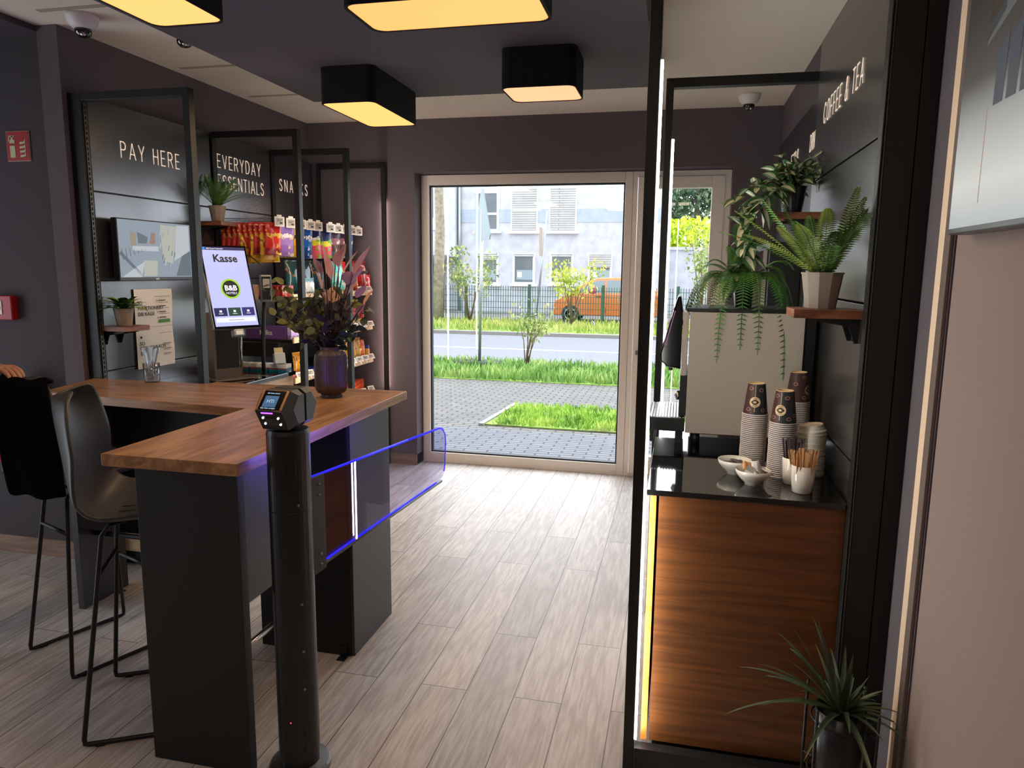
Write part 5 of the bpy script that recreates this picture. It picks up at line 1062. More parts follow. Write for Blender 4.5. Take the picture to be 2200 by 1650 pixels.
# coffee machine
cm = thing('coffee_machine', 'large coffee machine with pale side panel, tilted black display and drip tray', 'coffee machine', (.2, 3.1, .966))
m_cmw = mat('warm_white_steel', (196, 184, 172), .35, bump=.03); ya, yb = 2.93, 3.30
MB().box((.058, ya+.012, 1.01), (.505, yb, 1.50)).build('body', m_black, cm, bevel=.003); MB().box((.038, ya, 1.015), (.462, ya+.012, 1.498)).build('side_panel', m_cmw, cm, bevel=.002)
MB().box((.012, ya, 1.245), (.034, yb-.01, 1.497)).build('front_cover', m_cmw, cm, bevel=.003); MB().box((.025, ya-.002, 1.499), (.505, yb, 1.512)).build('lid', m_black, cm, bevel=.002)
for (x, y) in ((.08, 2.96), (.38, 2.96), (.08, 3.27), (.38, 3.27)): MB().tube([(x, y, .966), (x, y, 1.012)], .018, 14).build('foot', m_black, cm, smooth=True)
b = MB(); b.prism([(.0, ya+.01, 1.56), (-.012, ya+.01, 1.555), (-.072, ya+.01, 1.33), (-.07, ya+.01, 1.30), (-.045, ya+.01, 1.278), (.01, ya+.01, 1.268), (.01, ya+.01, 1.50)], (0, .34, 0)); b.build('display_head', mat('black_gloss_machine', (10, 9, 12), .12), cm, bevel=.006)
b = MB(); b.tube([(-.03, 3.05, 1.275), (-.03, 3.05, 1.25)], .009, 12); b.tube([(-.03, 3.09, 1.275), (-.03, 3.09, 1.25)], .009, 12); b.build('spout', m_steel2, cm, smooth=True)
b = MB(); b.box((.01, ya+.02, 1.08), (.057, yb, 1.245)); b.build('front_recess', m_black, cm); b = MB(); b.lathe([(.018, 0), (.02, .01), (.0001, .02)], (.01, 2.97, 1.16), 16, Matrix.Rotation(math.radians(-90), 4, 'Y')); b.build('milk_knob', m_chrome, cm, smooth=True)
MB().box((-.108, ya+.0, 1.018), (.036, yb-.02, 1.072)).build('drip_tray', m_black, cm, bevel=.004)
b = MB(); x = -.10
while x < .03: b.box((x, ya+.006, 1.0725), (x+.006, yb-.03, 1.077)); x += .0115
b.build('grille', m_chrome, cm)
MB().box((-.10, ya+.03, .966), (-.085, yb-.05, 1.018)).build('tray_support', m_black, cm); MB().box((.0, ya+.03, .966), (.03, yb-.05, 1.018)).build('tray_support', m_black, cm)
b = MB(); b.tube([(-.0, 3.0, 1.55), (-.03, 2.935, 1.50), (-.052, 2.932, 1.40), (-.058, 2.932, 1.36), (-.050, 2.932, 1.36), (-.044, 2.932, 1.40), (-.02, 2.935, 1.50)], .0018, 6); b.build('cord_loop', mat('lilac_cord', (200, 150, 220), .4), cm, smooth=True)
# cups: inverted paper cup, rim at the bottom
m_cupb = mat('brown_paper_cup', (72, 44, 38), .45); m_cupd = mat('dark_paper_cup', (42, 44, 48), .45); m_cream = mat('cream_print', (226, 196, 150), .5); m_rim = mat('white_cup_rim', (226, 216, 210), .5)
def cup(full):
    r0, r1, h = .043, .0288, .112; seg = 32; b = MB(); N = len(b.v)
    prof = [(r0-.0005, .004), (r0-.002, .012), (r1+.0006, h-.002), (r1, h), (r1-.003, h), (r1-.003, h-.006), (.0001, h-.006)]
    b.lathe(prof, (0, 0, 0), seg)
    for fi, f in enumerate(b.f):
        k = fi % seg; b.m[fi] = 1 if (k in range(22, 32) or k in range(0, 5)) else 0
        if fi//seg >= 2: b.m[fi] = 2
    b.k = 3; b.lathe([(r0, 0), (r0+.002, .0015), (r0+.002, .004), (r0-.0005, .0045)], (0, 0, 0), seg)
    o = b.build('paper_cup', [m_cupb, m_cupd, m_cream, m_rim], None, smooth=False)
    if full:
        p = MB(); a0 = math.radians(247.5-.0); rr = lambda z: r0-.002-(r0-r1-.0026)*(z-.012)/(h-.014)+.0004
        def patch(az, zc, R, m_, d=0, wd=None, n=20):
            p.k = m_; c = []; 
            for i in range(n): an = i*2*math.pi/n; z = zc+R*math.sin(an); a = az+(wd or R)*math.cos(an)/rr(zc); q = rr(z)+d; c.append(Vector((q*math.cos(a), q*math.sin(a), z)))
            cc_ = Vector(((rr(zc)+d)*math.cos(az), (rr(zc)+d)*math.sin(az), zc)); N = len(p.v); p.v += [tuple(cc_)]+[tuple(x) for x in c]
            for i in range(n): p.f.append((N, N+1+i, N+1+(i+1) % n)); p.m.append(m_)
        az = a0; patch(az, .048, .0185, 0, .0004); patch(az, .048, .0095, 1, .0009); patch(az, .048, .0035, 0, .0014, .0055)
        for (da, z) in ((-.55, .022), (.6, .09), (-1.4, .07), (1.3, .03), (.75, .02), (-.5, .095)): patch(az+da, z, .0065, 2, .0004, .0085, 12); patch(az+da, z, .004, 1 if da > 0 else 3, .0008, .0055, 10)
        p.k = 0
        for i in range(8):
            z = .014+i*(h-.018)/8; a = az; z2 = z+(h-.018)/8; q, q2 = rr(z)+.0003, rr(z2)+.0003; w = .02; p.add([(q*math.cos(a-w), q*math.sin(a-w), z), (q*math.cos(a+w), q*math.sin(a+w), z), (q2*math.cos(a+w), q2*math.sin(a+w), z2), (q2*math.cos(a-w), q2*math.sin(a-w), z2)], [(0, 1, 2, 3)])
        p.k = 2
        p.build('print', [m_cream, mat('brown_print', (60, 38, 40), .5), mat('bean_outline', (170, 130, 110), .5), m_cupb], o)
        for (dz, s, fl) in ((.0125, 'COFFEE', 1), (-.0155, 'COFFEE', 1)):
            for j, ch in enumerate(s):
                an = (j-2.5)*.2; aa = math.pi/2-an if dz > 0 else -math.pi/2+an; zz = .048+.0135*math.sin(aa); a = az+.0135*math.cos(aa)/rr(.048); q = rr(zz)+.0012
                uu = Vector((-math.sin(a), math.cos(a), 0)); rad = uu*math.cos(aa)+Z*math.sin(aa); tang = uu*math.sin(aa)-Z*math.cos(aa) 
                if dz < 0: rad, tang = -rad, -tang
                base = Vector((q*math.cos(a), q*math.sin(a), zz)); text_mesh('print_letter', ch, base-rad*.002-tang*.0, tang, rad, .0058, MATS['brown_print'], o, align='CENTER', ext=.0001)
    return o
cfull = cup(True); cplain = cup(False)
pitch = .0068; first = {'f': True, 'p': True}
def stack(x, y, n, where, az, lean=(0, 0)):
    for i in range(n):
        top = i == n-1; src = cfull if top else cplain; k = 'f' if top else 'p'
        o = src if first[k] else dup(src); first[k] = False
        o.location = (x+lean[0]*i*pitch+random.uniform(-.0006, .0006), y+lean[1]*i*pitch, .966+i*pitch); o.rotation_euler = (0, 0, az+(0 if top else random.uniform(0, 6.28)))
        tag(o, 'paper cup with round coffee emblem, topmost of the %s' % where if top else 'upside down paper cup with white rim nested in the %s' % where, 'paper cup', None if top else 'cups nested in the '+where)
stack(.272, 2.66, 29, 'left cup stack', math.radians(12), (.01, .0)); stack(.356, 2.56, 28, 'middle cup stack', math.radians(-4), (-.0, 0)); stack(.437, 2.80, 33, 'rear cup stack', math.radians(80), (-.02, 0))
# lids
m_lid = mat('cream_paper_lid', (226, 216, 200), .55); b = MB(); b.lathe([(.046, 0), (.0475, .002), (.0475, .005), (.044, .008), (.0405, .014), (.039, .026), (.037, .028), (.033, .024), (.0001, .023)], (0, 0, 0), 36); lid0 = b.build('cup_lid', m_lid, None, smooth=False)
for i in range(25):
    o = lid0 if i == 0 else dup(lid0); top = i == 24; o.location = (.456+.0008*math.sin(i*1.7), 2.60+.0008*math.cos(i*2.3), .966+i*.0062); o.rotation_euler = (.12*(top), -.1*(top), i) if top else (.006*math.sin(i), .006*math.cos(i), i)
    tag(o, 'cream paper cup lid lying askew on top of the lid stack' if top else 'cream paper cup lid in the stack behind the stirrers', 'cup lid', None if top else 'cup lids in the stack')
m_china = mat('white_porcelain', (226, 218, 208), .15, coat=.5)
def bowl(x, y, label):
    o = MB().lathe([(.0001, .002), (.024, 0), (.0255, .0), (.026, .007), (.04, .018), (.053, .034), (.0565, .05), (.0545, .05), (.05, .034), (.036, .02), (.018, .012), (.0001, .011)], (0, 0, 0), 48).build('bowl', m_china, None, smooth=True); o.location = (x, y, .966); tag(o, label, 'bowl')
bowl(.205, 2.545, 'white porcelain bowl with tea bags, the rear one beside the cup stack'); bowl(.255, 2.425, 'white porcelain bowl filled with creamers and sachets, the front one')
m_foil = mat('silver_foil', (190, 188, 184), .3, .6)
def creamer(x, y, z, rot): 
    o = MB().lathe([(.011, 0), (.0145, .016), (.0165, .0165), (.0165, .018), (.0001, .0182)], (0, 0, 0), 20).build('creamer', m_foil if random.random() < .3 else m_white, None, smooth=False); o.location = (x, y, z); o.rotation_euler = rot; tag(o, 'small coffee creamer pot in the front white bowl', 'creamer', 'creamers in the front bowl')
for (dx, dy, dz, r) in ((-.02, -.01, .024, (.3, .4, 0)), (.0, .018, .024, (-.4, .2, 1)), (-.012, .012, .036, (1.0, .3, 0)), (.004, -.02, .026, (.5, -.5, 2)), (.012, .002, .034, (.9, .8, 0))): creamer(.255+dx, 2.425+dy, .966+dz, r)
def sachet(x, y, z, rot, w, h, m, label, grp): o = MB().grid(lambda u, v: Vector(((u-.5)*w, (v-.5)*h, .003*math.sin(u*3.1)*math.sin(v*3.1)+.002*math.sin(u*8))), 6, 6).build('sachet', m, None, smooth=True); s = o.modifiers.new('s', 'SOLIDIFY'); s.thickness = .003; o.location = (x, y, z); o.rotation_euler = rot; tag(o, label, 'sachet', grp)
sachet(.278, 2.42, 1.018, (.5, .75, .3), .04, .055, m_foil, 'silver lidded sachet sticking out of the front bowl on the right', None); sachet(.292, 2.435, 1.012, (.1, .5, .6), .036, .05, m_white, 'white sachet beside the silver one in the front bowl', None)
sachet(.236, 2.435, 1.022, (.9, .2, .2), .03, .034, mat('orange_sachet', (206, 150, 96), .5), 'orange patterned sachet at the back of the front bowl', None); sachet(.262, 2.44, 1.024, (.8, -.2, .1), .028, .036, m_white, 'white sachet standing in the middle of the front bowl', None)
for i, (dx, dy, rz) in enumerate(((-.015, .0, .2), (.012, .01, 1.1), (.0, -.015, 2.0), (.018, -.008, .6))): sachet(.205+dx, 2.545+dy, 1.0+i*.003, (.1, .1*i-.1, rz), .045, .055, mat('dark_tea_sachet', (70, 66, 66), .5), 'dark tea bag lying in the rear white bowl', 'tea bags in the rear bowl')
def holder(x, y, label):
    o = MB().lathe([(.0001, .002), (.028, 0), (.031, .002), (.034, .03), (.037, .088), (.0355, .088), (.0325, .03), (.029, .006), (.0001, .005)], (0, 0, 0), 40).build('stirrer_holder', m_china, None, smooth=True); o.location = (x, y, .966); tag(o, label, 'cup')
holder(.400, 2.375, 'white porcelain beaker holding wooden stirrers, in front'); holder(.385, 2.47, 'white porcelain beaker of stirrers half hidden behind the front one')
m_stick = mat('birch_stirrer', (206, 156, 104), .6, var=.15, bscale=30); m_stickd = mat('dark_wrapped_stirrer', (70, 60, 70), .6)
b = MB(); b.box((-.0028, -.0008, 0), (.0028, .0008, .125)); b.lathe([(.0028, -.0008), (.0028, .0008)], (0, 0, .125), 10, Matrix.Rotation(math.radians(90), 4, 'X')); st0 = b.build('stirrer', m_stick, None)
b = MB(); b.box((-.003, -.001, 0), (.003, .001, .14)); st1 = b.build('stirrer', m_stickd, None)
for i in range(34):
    src = st0; o = st0 if i == 0 else dup(st0); a = i*2.399; r = .006+.021*math.sqrt(i/34); cx_, cy_ = .400, 2.375; tilt = r/.028*.22
    o.location = (cx_+r*.85*math.cos(a), cy_+r*.85*math.sin(a), .974); o.rotation_euler = (-math.sin(a)*tilt, math.cos(a)*tilt, random.uniform(-.8, .8)); tag(o, 'light wooden coffee stirrer in the front white beaker', 'stirrer', 'wooden stirrers in the front beaker')
for i in range(12):
    o = st1 if i == 0 else dup(st1); a = i*2.399; r = .006+.019*math.sqrt(i/12); o.location = (.385+r*.85*math.cos(a), 2.47+r*.85*math.sin(a), .974); o.rotation_euler = (-math.sin(a)*.15, math.cos(a)*.15, random.uniform(-1, 1)); tag(o, 'dark wrapped stirrer in the rear white beaker', 'stirrer', 'wrapped stirrers in the rear beaker')
# ================================================================== plants
def facet_pot(x, y, z, r0, r1, h, n=10):
    b = MB(); b.lathe([(r0, 0), (r1, h-.004), (r1*1.04, h-.004), (r1*1.04, h), (r1*.93, h), (r1*.9, h-.012), (.0001, h-.012)], (x, y, z), n); return b
def potplant(label, x, y, z, kind):
    t = thing('potted_plant', label, 'potted plant', (x, y, z)); return t
# upright fern in a faceted concrete pot
px, py, pz = .415, 2.385, 1.546
t = potplant('upright fern in a faceted pale concrete pot on the small shelf above the cups', px, py, pz, 0)
facet_pot(px, py, pz, .044, .060, .108).build('pot', m_concrete, t); MB().lathe([(.054, .097), (.0001, .1)], (px, py, pz), 16).build('soil', m_soil, t)
f = MB(); g = MB(); rnd = random.Random(3)
for i, (az, L, rise, dr) in enumerate(((175, .27, .75, .15), (190, .24, .95, .1), (160, .29, .55, .2), (205, .25, .6, .25), (150, .22, 1.1, .1), (95, .24, .9, .2), (60, .25, .8, .3), (-70, .24, .85, .25), (-95, .22, .65, .4), (-120, .23, .8, .3), (-50, .20, 1.1, .2), (120, .22, .8, .3), (-150, .2, .9, .3), (225, .20, 1.0, .3), (-80, .16, 1.2, .4), (80, .27, 1.1, .35), (45, .15, 1.2, .1))):
    h = Vector((math.cos(math.radians(az)), math.sin(math.radians(az)), 0)); frond(f if i % 3 else g, (px+h.x*.02, py+h.y*.02, pz+.1), math.radians(az), L*1.28, rise, dr, .036, 30)
for (az, L) in ((-60, .27), (-75, .30), (30, .26), (-40, .24)): frond(g, (px+.02, py, pz+.1), math.radians(az), L*1.15, 1.15, .25, .026, 32)
clamp(f, xmax=.515); clamp(g, xmax=.515); f.build('fronds', m_fern, t); g.build('fronds', m_ferny, t)
# drooping fern on the coffee machine
px, py, pz = .245, 3.10, 1.513
t = potplant('drooping fern in a black pot on top of the coffee machine', px, py, pz, 1)
MB().lathe([(.033, 0), (.043, .095), (.045, .1), (.041, .1), (.039, .09), (.0001, .088)], (px, py, pz), 32).build('pot', m_blackpot, t, smooth=False); MB().lathe([(.038, .09), (.0001, .094)], (px, py, pz), 16).build('soil', m_soil, t)
f = MB(); g = MB()
for i, (az, L, rise, dr) in enumerate(((180, .30, .55, 1.5), (200, .34, .6, 1.75), (160, .30, .7, 1.6), (-118, .36, .75, 2.1), (-45, .34, .75, 1.9), (-30, .32, .7, 2.0), (-150, .36, .7, 1.9), (-165, .36, .75, 1.7), (-15, .33, .75, 1.9), (-20, .26, .6, 1.8), (0, .24, .6, 1.7), (20, .24, .7, 1.6), (90, .26, .7, 1.4), (130, .28, .7, 1.4), (170, .25, 1.0, .8), (195, .27, .85, .9), (-30, .28, .9, 1.2), (100, .22, 1.2, .6), (-95, .18, 1.25, .5), (150, .2, 1.3, .4), (220, .20, 1.2, .4), (-10, .25, .95, .8), (10, .3, .9, .9), (-50, .38, .7, 2.2), (172, .38, .7, 1.9), (-95, .33, .85, 2.1), (-75, .35, .85, 2.1), (190, .34, .7, 1.8), (-135, .33, .85, 2.0), (-5, .3, .8, 1.8), (30, .3, .8, 1.6))):
    h = Vector((math.cos(math.radians(az)), math.sin(math.radians(az)), 0)); frond(f if i % 2 else g, (px+h.x*.015, py+h.y*.015, pz+.092), math.radians(az), L*1.12, rise, dr*.85, .040, 42)
f.build('fronds', m_fernb, t); g.build('fronds', m_fern, t)
# small upright fern left
px, py, pz = -2.905, 4.20, 1.939
t = potplant('small fern in a faceted grey pot on the shelf beside the everyday essentials lettering', px, py, pz, 0)
facet_pot(px, py, pz, .036, .052, .098).build('pot', m_concrete, t); MB().lathe([(.046, .088), (.0001, .09)], (px, py, pz), 16).build('soil', m_soil, t)
f = MB()
for i in range(22): az = i*2.399; ri = .85+.55*((i*7) % 5)/5; frond(f, (px+.01*math.cos(az), py+.01*math.sin(az), pz+.09), az, .24+.06*((i*3) % 4)/4, ri, .3, .024, 24)
for az in (-30, -10, 10, 35): frond(f, (px, py, pz+.09), math.radians(az), .25, .55, .3, .016, 26)
clamp(f, -2.995); f.build('fronds', m_fern, t)
# broad leaved plant left
px, py, pz = -2.905, 3.335, 1.336
t = potplant('broad leaved plant with lime leaves in a faceted pot on the shelf below the monitor', px, py, pz, 0)
facet_pot(px, py, pz, .036, .050, .092).build('pot', m_concrete, t); MB().lathe([(.045, .082), (.0001, .085)], (px, py, pz), 16).build('soil', m_soil, t)
f = MB(); g = MB()
for i in range(20):
    az = i*2.399; el = .25+.75*((i*5) % 7)/7; d = Vector((math.cos(az)*math.cos(el), math.sin(az)*math.cos(el), math.sin(el))); b0 = Vector((px, py, pz+.085)); f.tube([b0, b0+d*.035], .0015, 4); leaf(f if i % 4 else g, b0+d*.025, d, .115 if i % 5 else .14, .046, .35, .2, 6)
for az in (-70, -20): d = Vector((math.cos(math.radians(az)), math.sin(math.radians(az)), .8)); leaf(g, Vector((px, py, pz+.09)), d, .10, .055, .3, .3, 6)
clamp(f, -2.995); clamp(g, -2.995); f.build('leaves', mottled('deep_green_leaf', ((26, 60, 26), (60, 110, 44)), 9, .35, 3), t); g.build('leaves', mottled('lime_leaf', ((110, 150, 40), (180, 206, 96)), 9, .35, 3), t)
# trailing striped plant
px, py, pz = .425, 3.225, 1.893
t = potplant('trailing plant with cream striped leaves in a black pot on the upper small shelf', px, py, pz, 0)
MB().lathe([(.038, 0), (.052, .1), (.055, .105), (.05, .105), (.047, .095), (.0001, .092)], (px, py, pz), 32).build('pot', m_blackpot, t, smooth=False); MB().lathe([(.047, .095), (.0001, .098)], (px, py, pz), 16).build('soil', m_soil, t)
lv = MB(); stn = MB(); rnd = random.Random(11)
def vine(pts, n, L, w):
    pts = [Vector(p) for p in pts]; stn.tube(pts, .0018, 5)
    for i in range(n):
        k = i/(n-1)*(len(pts)-1); j = min(int(k), len(pts)-2); p = pts[j].lerp(pts[j+1], k-j); ax = (pts[j+1]-pts[j]).normalized(); o = Vector((rnd.gauss(0, 1), rnd.gauss(0, 1)-.4, rnd.gauss(.1, .8))).normalized()
        leaf(lv, p, ax*.35+o, L*rnd.uniform(.8, 1.15), w*rnd.uniform(.85, 1.15), rnd.uniform(.1, .5), .18, 6, stripes=1, roll=rnd.uniform(-.6, .6)); lv.k = 0
c0 = Vector((px, py, pz+.095))
vine([c0, (.36, 3.17, 2.03), (.29, 3.13, 1.985), (.235, 3.10, 1.91), (.215, 3.08, 1.84)], 22, .08, .056)
vine([c0, (.35, 3.14, 2.00), (.275, 3.09, 1.93), (.225, 3.06, 1.84), (.235, 3.04, 1.76), (.255, 3.03, 1.70)], 26, .08, .056)
vine([c0, (.36, 3.12, 1.99), (.30, 3.06, 1.93), (.25, 3.04, 1.83), (.24, 3.04, 1.72), (.21, 3.03, 1.66), (.20, 3.03, 1.62)], 26, .085, .06)
vine([c0, (.33, 3.15, 2.02), (.24, 3.12, 1.98), (.19, 3.10, 1.92)], 12, .065, .042)
for i in range(30):
    az = i*2.399; el = .5+.8*rnd.random(); d = Vector((math.cos(az)*math.cos(el), math.sin(az)*math.cos(el), math.sin(el))); e = c0+d*rnd.uniform(.05, .15); stn.tube([c0, c0.lerp(e, .5)+Z*.01, e], .0015, 4)
    for q in range(3): o = Vector((rnd.gauss(0, 1), rnd.gauss(0, 1), rnd.gauss(0, .7))).normalized(); leaf(lv, c0.lerp(e, .5+.25*q), d*.5+o, rnd.uniform(.06, .09), rnd.uniform(.042, .056), .3, .18, 6, stripes=1, roll=rnd.uniform(-.6, .6))
clamp(lv, xmax=.515); stn.build('stems', mat('green_stem', (70, 90, 50), .6), t, smooth=True); lv.build('leaves', [m_var1, m_var2], t)
# spiky plant in a stand
px, py, pz = .495, 2.06, 0
t = thing('plant_stand', 'thin black metal stand carrying the spiky plant at the bottom right', 'plant stand', (px, py, 0))
q = .078
for (a, c) in ((-1, -1), (1, -1), (1, 1), (-1, 1)): MB().tube([(px+a*q, py+c*q, 0), (px+a*q, py+c*q, .465)], .0045, 8).build('leg', m_black, t, smooth=True)
b = MB()
for z in (.235, .40): 
    b.tube([(px+q*math.cos(k*math.pi/12)*1.0, py+q*math.sin(k*math.pi/12)*1.0, z) for k in range(24)], .003, 6, closed=True)
for k in (0, 1): d = Vector((1, 1, 0)) if k else Vector((1, -1, 0)); b.tube([Vector((px, py, .235))-d*q, Vector((px, py, .235))+d*q], .003, 6)
for (a, c) in ((-1, -1), (1, -1), (1, 1), (-1, 1)): b.tube([(px+a*q, py+c*q, .40), (px+a*q*.72, py+c*q*.72, .40)], .003, 6)
b.build('rings', m_black, t, smooth=True)
t = potplant('spiky long leaved plant in a black cylinder pot in the thin metal stand', px, py, .24, 0)
MB().lathe([(.05, 0), (.06, .006), (.066, .03), (.068, .19), (.065, .19), (.063, .175), (.0001, .17)], (px, py, .24), 40).build('pot', m_blackpot, t, smooth=True); MB().lathe([(.062, .172), (.0001, .178)], (px, py, .24), 16).build('soil', m_soil, t)
f = MB(); rnd = random.Random(5)
def blade(az, L, rise, dr, w):
    h = Vector((math.cos(az), math.sin(az), 0)); s = Vector((-h.y, h.x, 0)); N = len(f.v); n = 10
    for i in range(n+1):
        t_ = i/n; c = Vector((px, py, .42))+h*(.012+L*math.cos(rise)*t_)+Z*(L*math.sin(rise)*t_-L*dr*t_*t_); ww = w*(1-t_)**.7*(.5+.5*min(1, t_*5)); f.v += [tuple(c-s*ww+Z*ww*.5), tuple(c), tuple(c+s*ww+Z*ww*.5)]
    for i in range(n):
        for j in range(2): f.f.append((N+i*3+j, N+i*3+j+1, N+i*3+j+4, N+i*3+j+3)); f.m.append(0)
for i in range(38):
    az = i*2.399; k = i/38; hx = math.cos(az); L = .31-.05*k+.05*rnd.random()
    if hx > .2: L *= .55
    if hx > -.3 and math.sin(az) > .3: L *= .75
    blade(az, L, .25+1.1*k, .35*(1-k)+.12, .0115)
clamp(f, xmax=.64, ymax=2.232); f.build('leaves', mottled('dark_spiky_leaf', ((48, 62, 40), (88, 104, 66)), 5, .45, 3), t)
# ================================================================== screen on the right wall
t = thing('wall_screen', 'large glossy framed screen on the right wall at the edge of the view', 'screen', (.63, 1.45, 2.08))
MB().box((.600, .90, 1.742), (.648, 1.918, 2.46)).build('housing', mat('grey_screen_frame', (96, 98, 100), .35, .5), t, bevel=.003)
b = MB(); E_ = [emit('screen_pale', (176, 180, 176), .55), emit('screen_mid', (120, 124, 126), .35), emit('screen_dark', (44, 42, 42), .25), emit('screen_olive', (70, 58, 44), .3), emit('screen_blue', (70, 84, 104), .35), emit('screen_orange', (190, 150, 120), .6)]
m_grad = bpy.data.materials.new('screen_gradient'); m_grad.use_nodes = True; nt = m_grad.node_tree; bs = nt.nodes['Principled BSDF']; bs.inputs['Roughness'].default_value = .42; bs.inputs['Base Color'].default_value = (.01, .01, .01, 1)  # screen glow graded in grey, pale at the bottom, dark at the top
tc = nt.nodes.new('ShaderNodeTexCoord'); sp = nt.nodes.new('ShaderNodeSeparateXYZ'); mr = nt.nodes.new('ShaderNodeMapRange'); mr.inputs['From Min'].default_value = 1.755-2.08; mr.inputs['From Max'].default_value = 2.25-2.08; cr = nt.nodes.new('ShaderNodeValToRGB')
for pos, c in ((0, (178, 184, 184)), (.18, (206, 206, 200)), (.45, (150, 152, 150)), (.62, (60, 58, 57)), (1, (34, 31, 29))):
    e = cr.color_ramp.elements.new(pos) if pos not in (0, 1) else cr.color_ramp.elements[0 if pos == 0 else -1]; e.position = pos; e.color = srgb(c)
nt.links.new(tc.outputs['Object'], sp.inputs[0]); nt.links.new(sp.outputs[2], mr.inputs['Value']); nt.links.new(mr.outputs[0], cr.inputs[0]); nt.links.new(cr.outputs[0], bs.inputs['Emission Color']); bs.inputs['Emission Strength'].default_value = .8
MB().box((.5975, .91, 1.755), (.5995, 1.905, 2.45)).build('grey_gradient', m_grad, t)
b.k = 4
for i in range(5): y = 1.72-i*.06; b.prism([(.5970, y, 1.99), (.5970, y-.045, 1.99), (.5970, y-.05, 2.12+i*.012), (.5970, y-.002, 2.10+i*.012)], (-.0004, 0, 0))
b.k = 3; b.prism([(.5970, 1.78, 2.13), (.5970, 1.70, 2.17), (.5970, 1.70, 2.45), (.5970, 1.78, 2.45)], (-.0004, 0, 0)); b.k = 1; b.prism([(.5970, 1.78, 2.12), (.5970, 1.3, 2.30), (.5970, 1.3, 2.36), (.5970, 1.78, 2.16)], (-.0004, 0, 0))
b.k = 5; b.box((.5966, 1.745, 1.80), (.5970, 1.748, 1.99)); b.build('screen_blocks', E_, t)
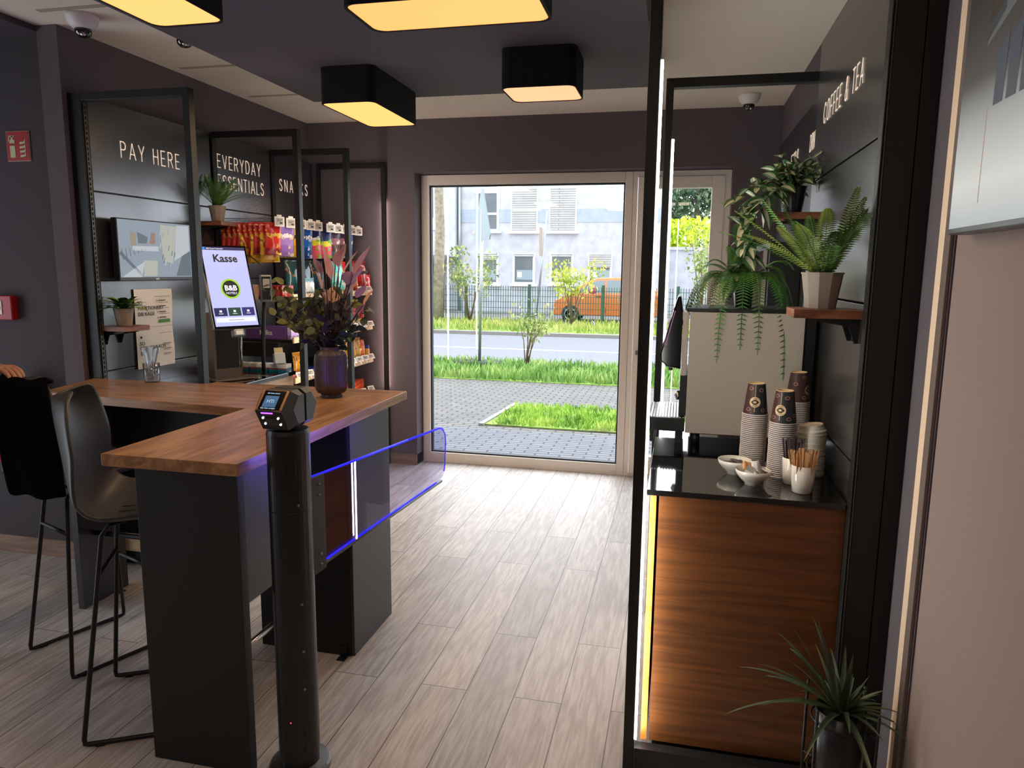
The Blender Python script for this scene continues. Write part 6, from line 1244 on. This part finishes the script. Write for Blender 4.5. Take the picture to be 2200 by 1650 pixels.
# ================================================================== person at the left edge: only the hand is in view
def person():
    m_skin = mat('warm_skin', (172, 124, 106), .55); m_sl = mat('dark_sweater', (26, 26, 30), .9, bump=.4, bscale=200)
    def skin(name, V, E_, R_, m, parent=None, sub=2, root=0):
        me = bpy.data.meshes.new(name); base = wloc(parent) if parent else Vector((0, 0, 0)); me.from_pydata([Vector(v)-base for v in V], E_, []); o = bpy.data.objects.new(name, me); COL.objects.link(o)
        if parent: o.parent = parent
        o.modifiers.new('skin', 'SKIN'); 
        for i, r in enumerate(R_): sv = me.skin_vertices[0].data[i]; sv.radius = (r, r) if not isinstance(r, tuple) else r; sv.use_root = i == root
        s = o.modifiers.new('s', 'SUBSURF'); s.levels = sub; s.render_levels = sub; me.materials.append(m)
        dg = bpy.context.evaluated_depsgraph_get(); dg.update(); m2 = bpy.data.meshes.new_from_object(o.evaluated_get(dg)); m2.polygons.foreach_set('use_smooth', [True]*len(m2.polygons)); o.modifiers.clear(); o.data = m2
        if not m2.materials: m2.materials.append(m)
        return o
    X0, Y0 = -2.93, 2.145
    if not hasattr(bpy.types, 'SkinModifier'): pass
    # body: pelvis 0, torso, neck, head, arms, legs
    H = [(X0, Y0, .95), (X0, Y0, 1.12), (X0, Y0-.01, 1.30), (X0, Y0-.01, 1.45), (X0, Y0, 1.53), (X0+.01, Y0+.0, 1.60), (X0+.02, Y0, 1.70),
         (X0+.04, Y0+.17, 1.43), (X0+.12, Y0+.24, 1.20), (X0+.33, Y0+.15, 1.254), (X0-.02, Y0-.18, 1.43), (X0-.04, Y0-.24, 1.16), (X0+.0, Y0-.25, .92),
         (X0, Y0+.10, .90), (X0, Y0+.11, .50), (X0, Y0+.12, .08), (X0+.14, Y0+.12, .04), (X0, Y0-.10, .90), (X0, Y0-.11, .50), (X0, Y0-.12, .08), (X0+.14, Y0-.12, .04)]
    E_ = [(0, 1), (1, 2), (2, 3), (3, 4), (4, 5), (5, 6), (3, 7), (7, 8), (8, 9), (3, 10), (10, 11), (11, 12), (0, 13), (13, 14), (14, 15), (15, 16), (0, 17), (17, 18), (18, 19), (19, 20)]
    R_ = [(.12, .15), (.11, .14), (.12, .16), (.10, .15), .055, .075, .085, .06, .046, .030, .06, .046, .032, .085, .062, .045, .035, .085, .062, .045, .035]
    body = skin('person', H, E_, R_, m_sl); tag(body, 'person at the left edge in dark clothes, one hand on the black jacket', 'person')
    # hand resting on the top of the jacket: palm with five fingers, one continuous surface
    w = Vector((X0+.30, Y0+.155, 1.254)); f = Vector((1, -.18, -.02)).normalized(); s = Vector((.18, 1, .0)).normalized(); u = Z
    V = [w, w+f*.05]; Ee = [(0, 1)]; RR = [(.026, .020), (.030, .017)]
    k0 = len(V)
    V.append(w+f*.085); Ee.append((1, 2)); RR.append((.036, .014)) 
    for j, (off, L, c) in enumerate(((-.031, .072, .35), (-.011, .082, .4), (.010, .078, .5), (.030, .062, .6))):
        b0 = w+f*.095+s*off; d1 = (f-u*c*.5).normalized(); d2 = (f*.8-u*c*1.6).normalized(); d3 = (f*.35-u*1.0).normalized(); a = len(V)
        V += [b0, b0+d1*L*.45, b0+d1*L*.45+d2*L*.32, b0+d1*L*.45+d2*L*.32+d3*L*.25]; Ee += [(2, a), (a, a+1), (a+1, a+2), (a+2, a+3)]; RR += [.0115, .0098, .009, .0075]
    a = len(V); b0 = w+f*.035-s*.032; V += [b0, b0+f*.034-s*.022-u*.012, b0+f*.064-s*.026-u*.026]; Ee += [(1, a), (a, a+1), (a+1, a+2)]; RR += [.014, .0115, .009]
    V.append(w-f*.09); Ee.append((0, len(V)-1)); RR.append(.028)
    skin('hand', V, Ee, RR, m_skin, body, 2)
    # head details
    hd = MB(); hc = Vector((X0+.02, Y0, 1.665))
    hd.ball(hc, .105, 20, 14, (1, .8, 1.2)); hd.ball(hc+Vector((.108, 0, -.01)), .016, 8, 6, (1, .8, 1.6)); hd.ball(hc+Vector((0, .085, 0)), .026, 8, 6, (.8, .4, 1.2)); hd.ball(hc+Vector((0, -.085, 0)), .026, 8, 6, (.8, .4, 1.2)); ho = hd.build('head', m_skin, body, smooth=True)
    e = MB(); [e.ball(hc+Vector((.094, q, .015)), .012, 8, 6) for q in (-.033, .033)]; e.build('eyes', m_ink, ho, smooth=True); MB().cbox(hc+Vector((.1, 0, -.055)), (.012, .045, .008)).build('mouth', mat('lip', (150, 80, 76), .5), ho)
    MB().ball(hc+Vector((-.022, 0, .03)), .112, 20, 12, (1, .84, 1.12)).build('hair', mat('dark_hair', (34, 26, 22), .8), body, smooth=True)
    # wrist watch / ring like grey rim seen by the hand
    c = w-f*.005; b = MB(); b.tube([c+s*.027*math.cos(k*math.pi/8)+u*.024*math.sin(k*math.pi/8) for k in range(16)], .004, 8, closed=True); b.build('watch_strap', mat('beige_strap', (150, 140, 124), .5), body, smooth=True)
person()
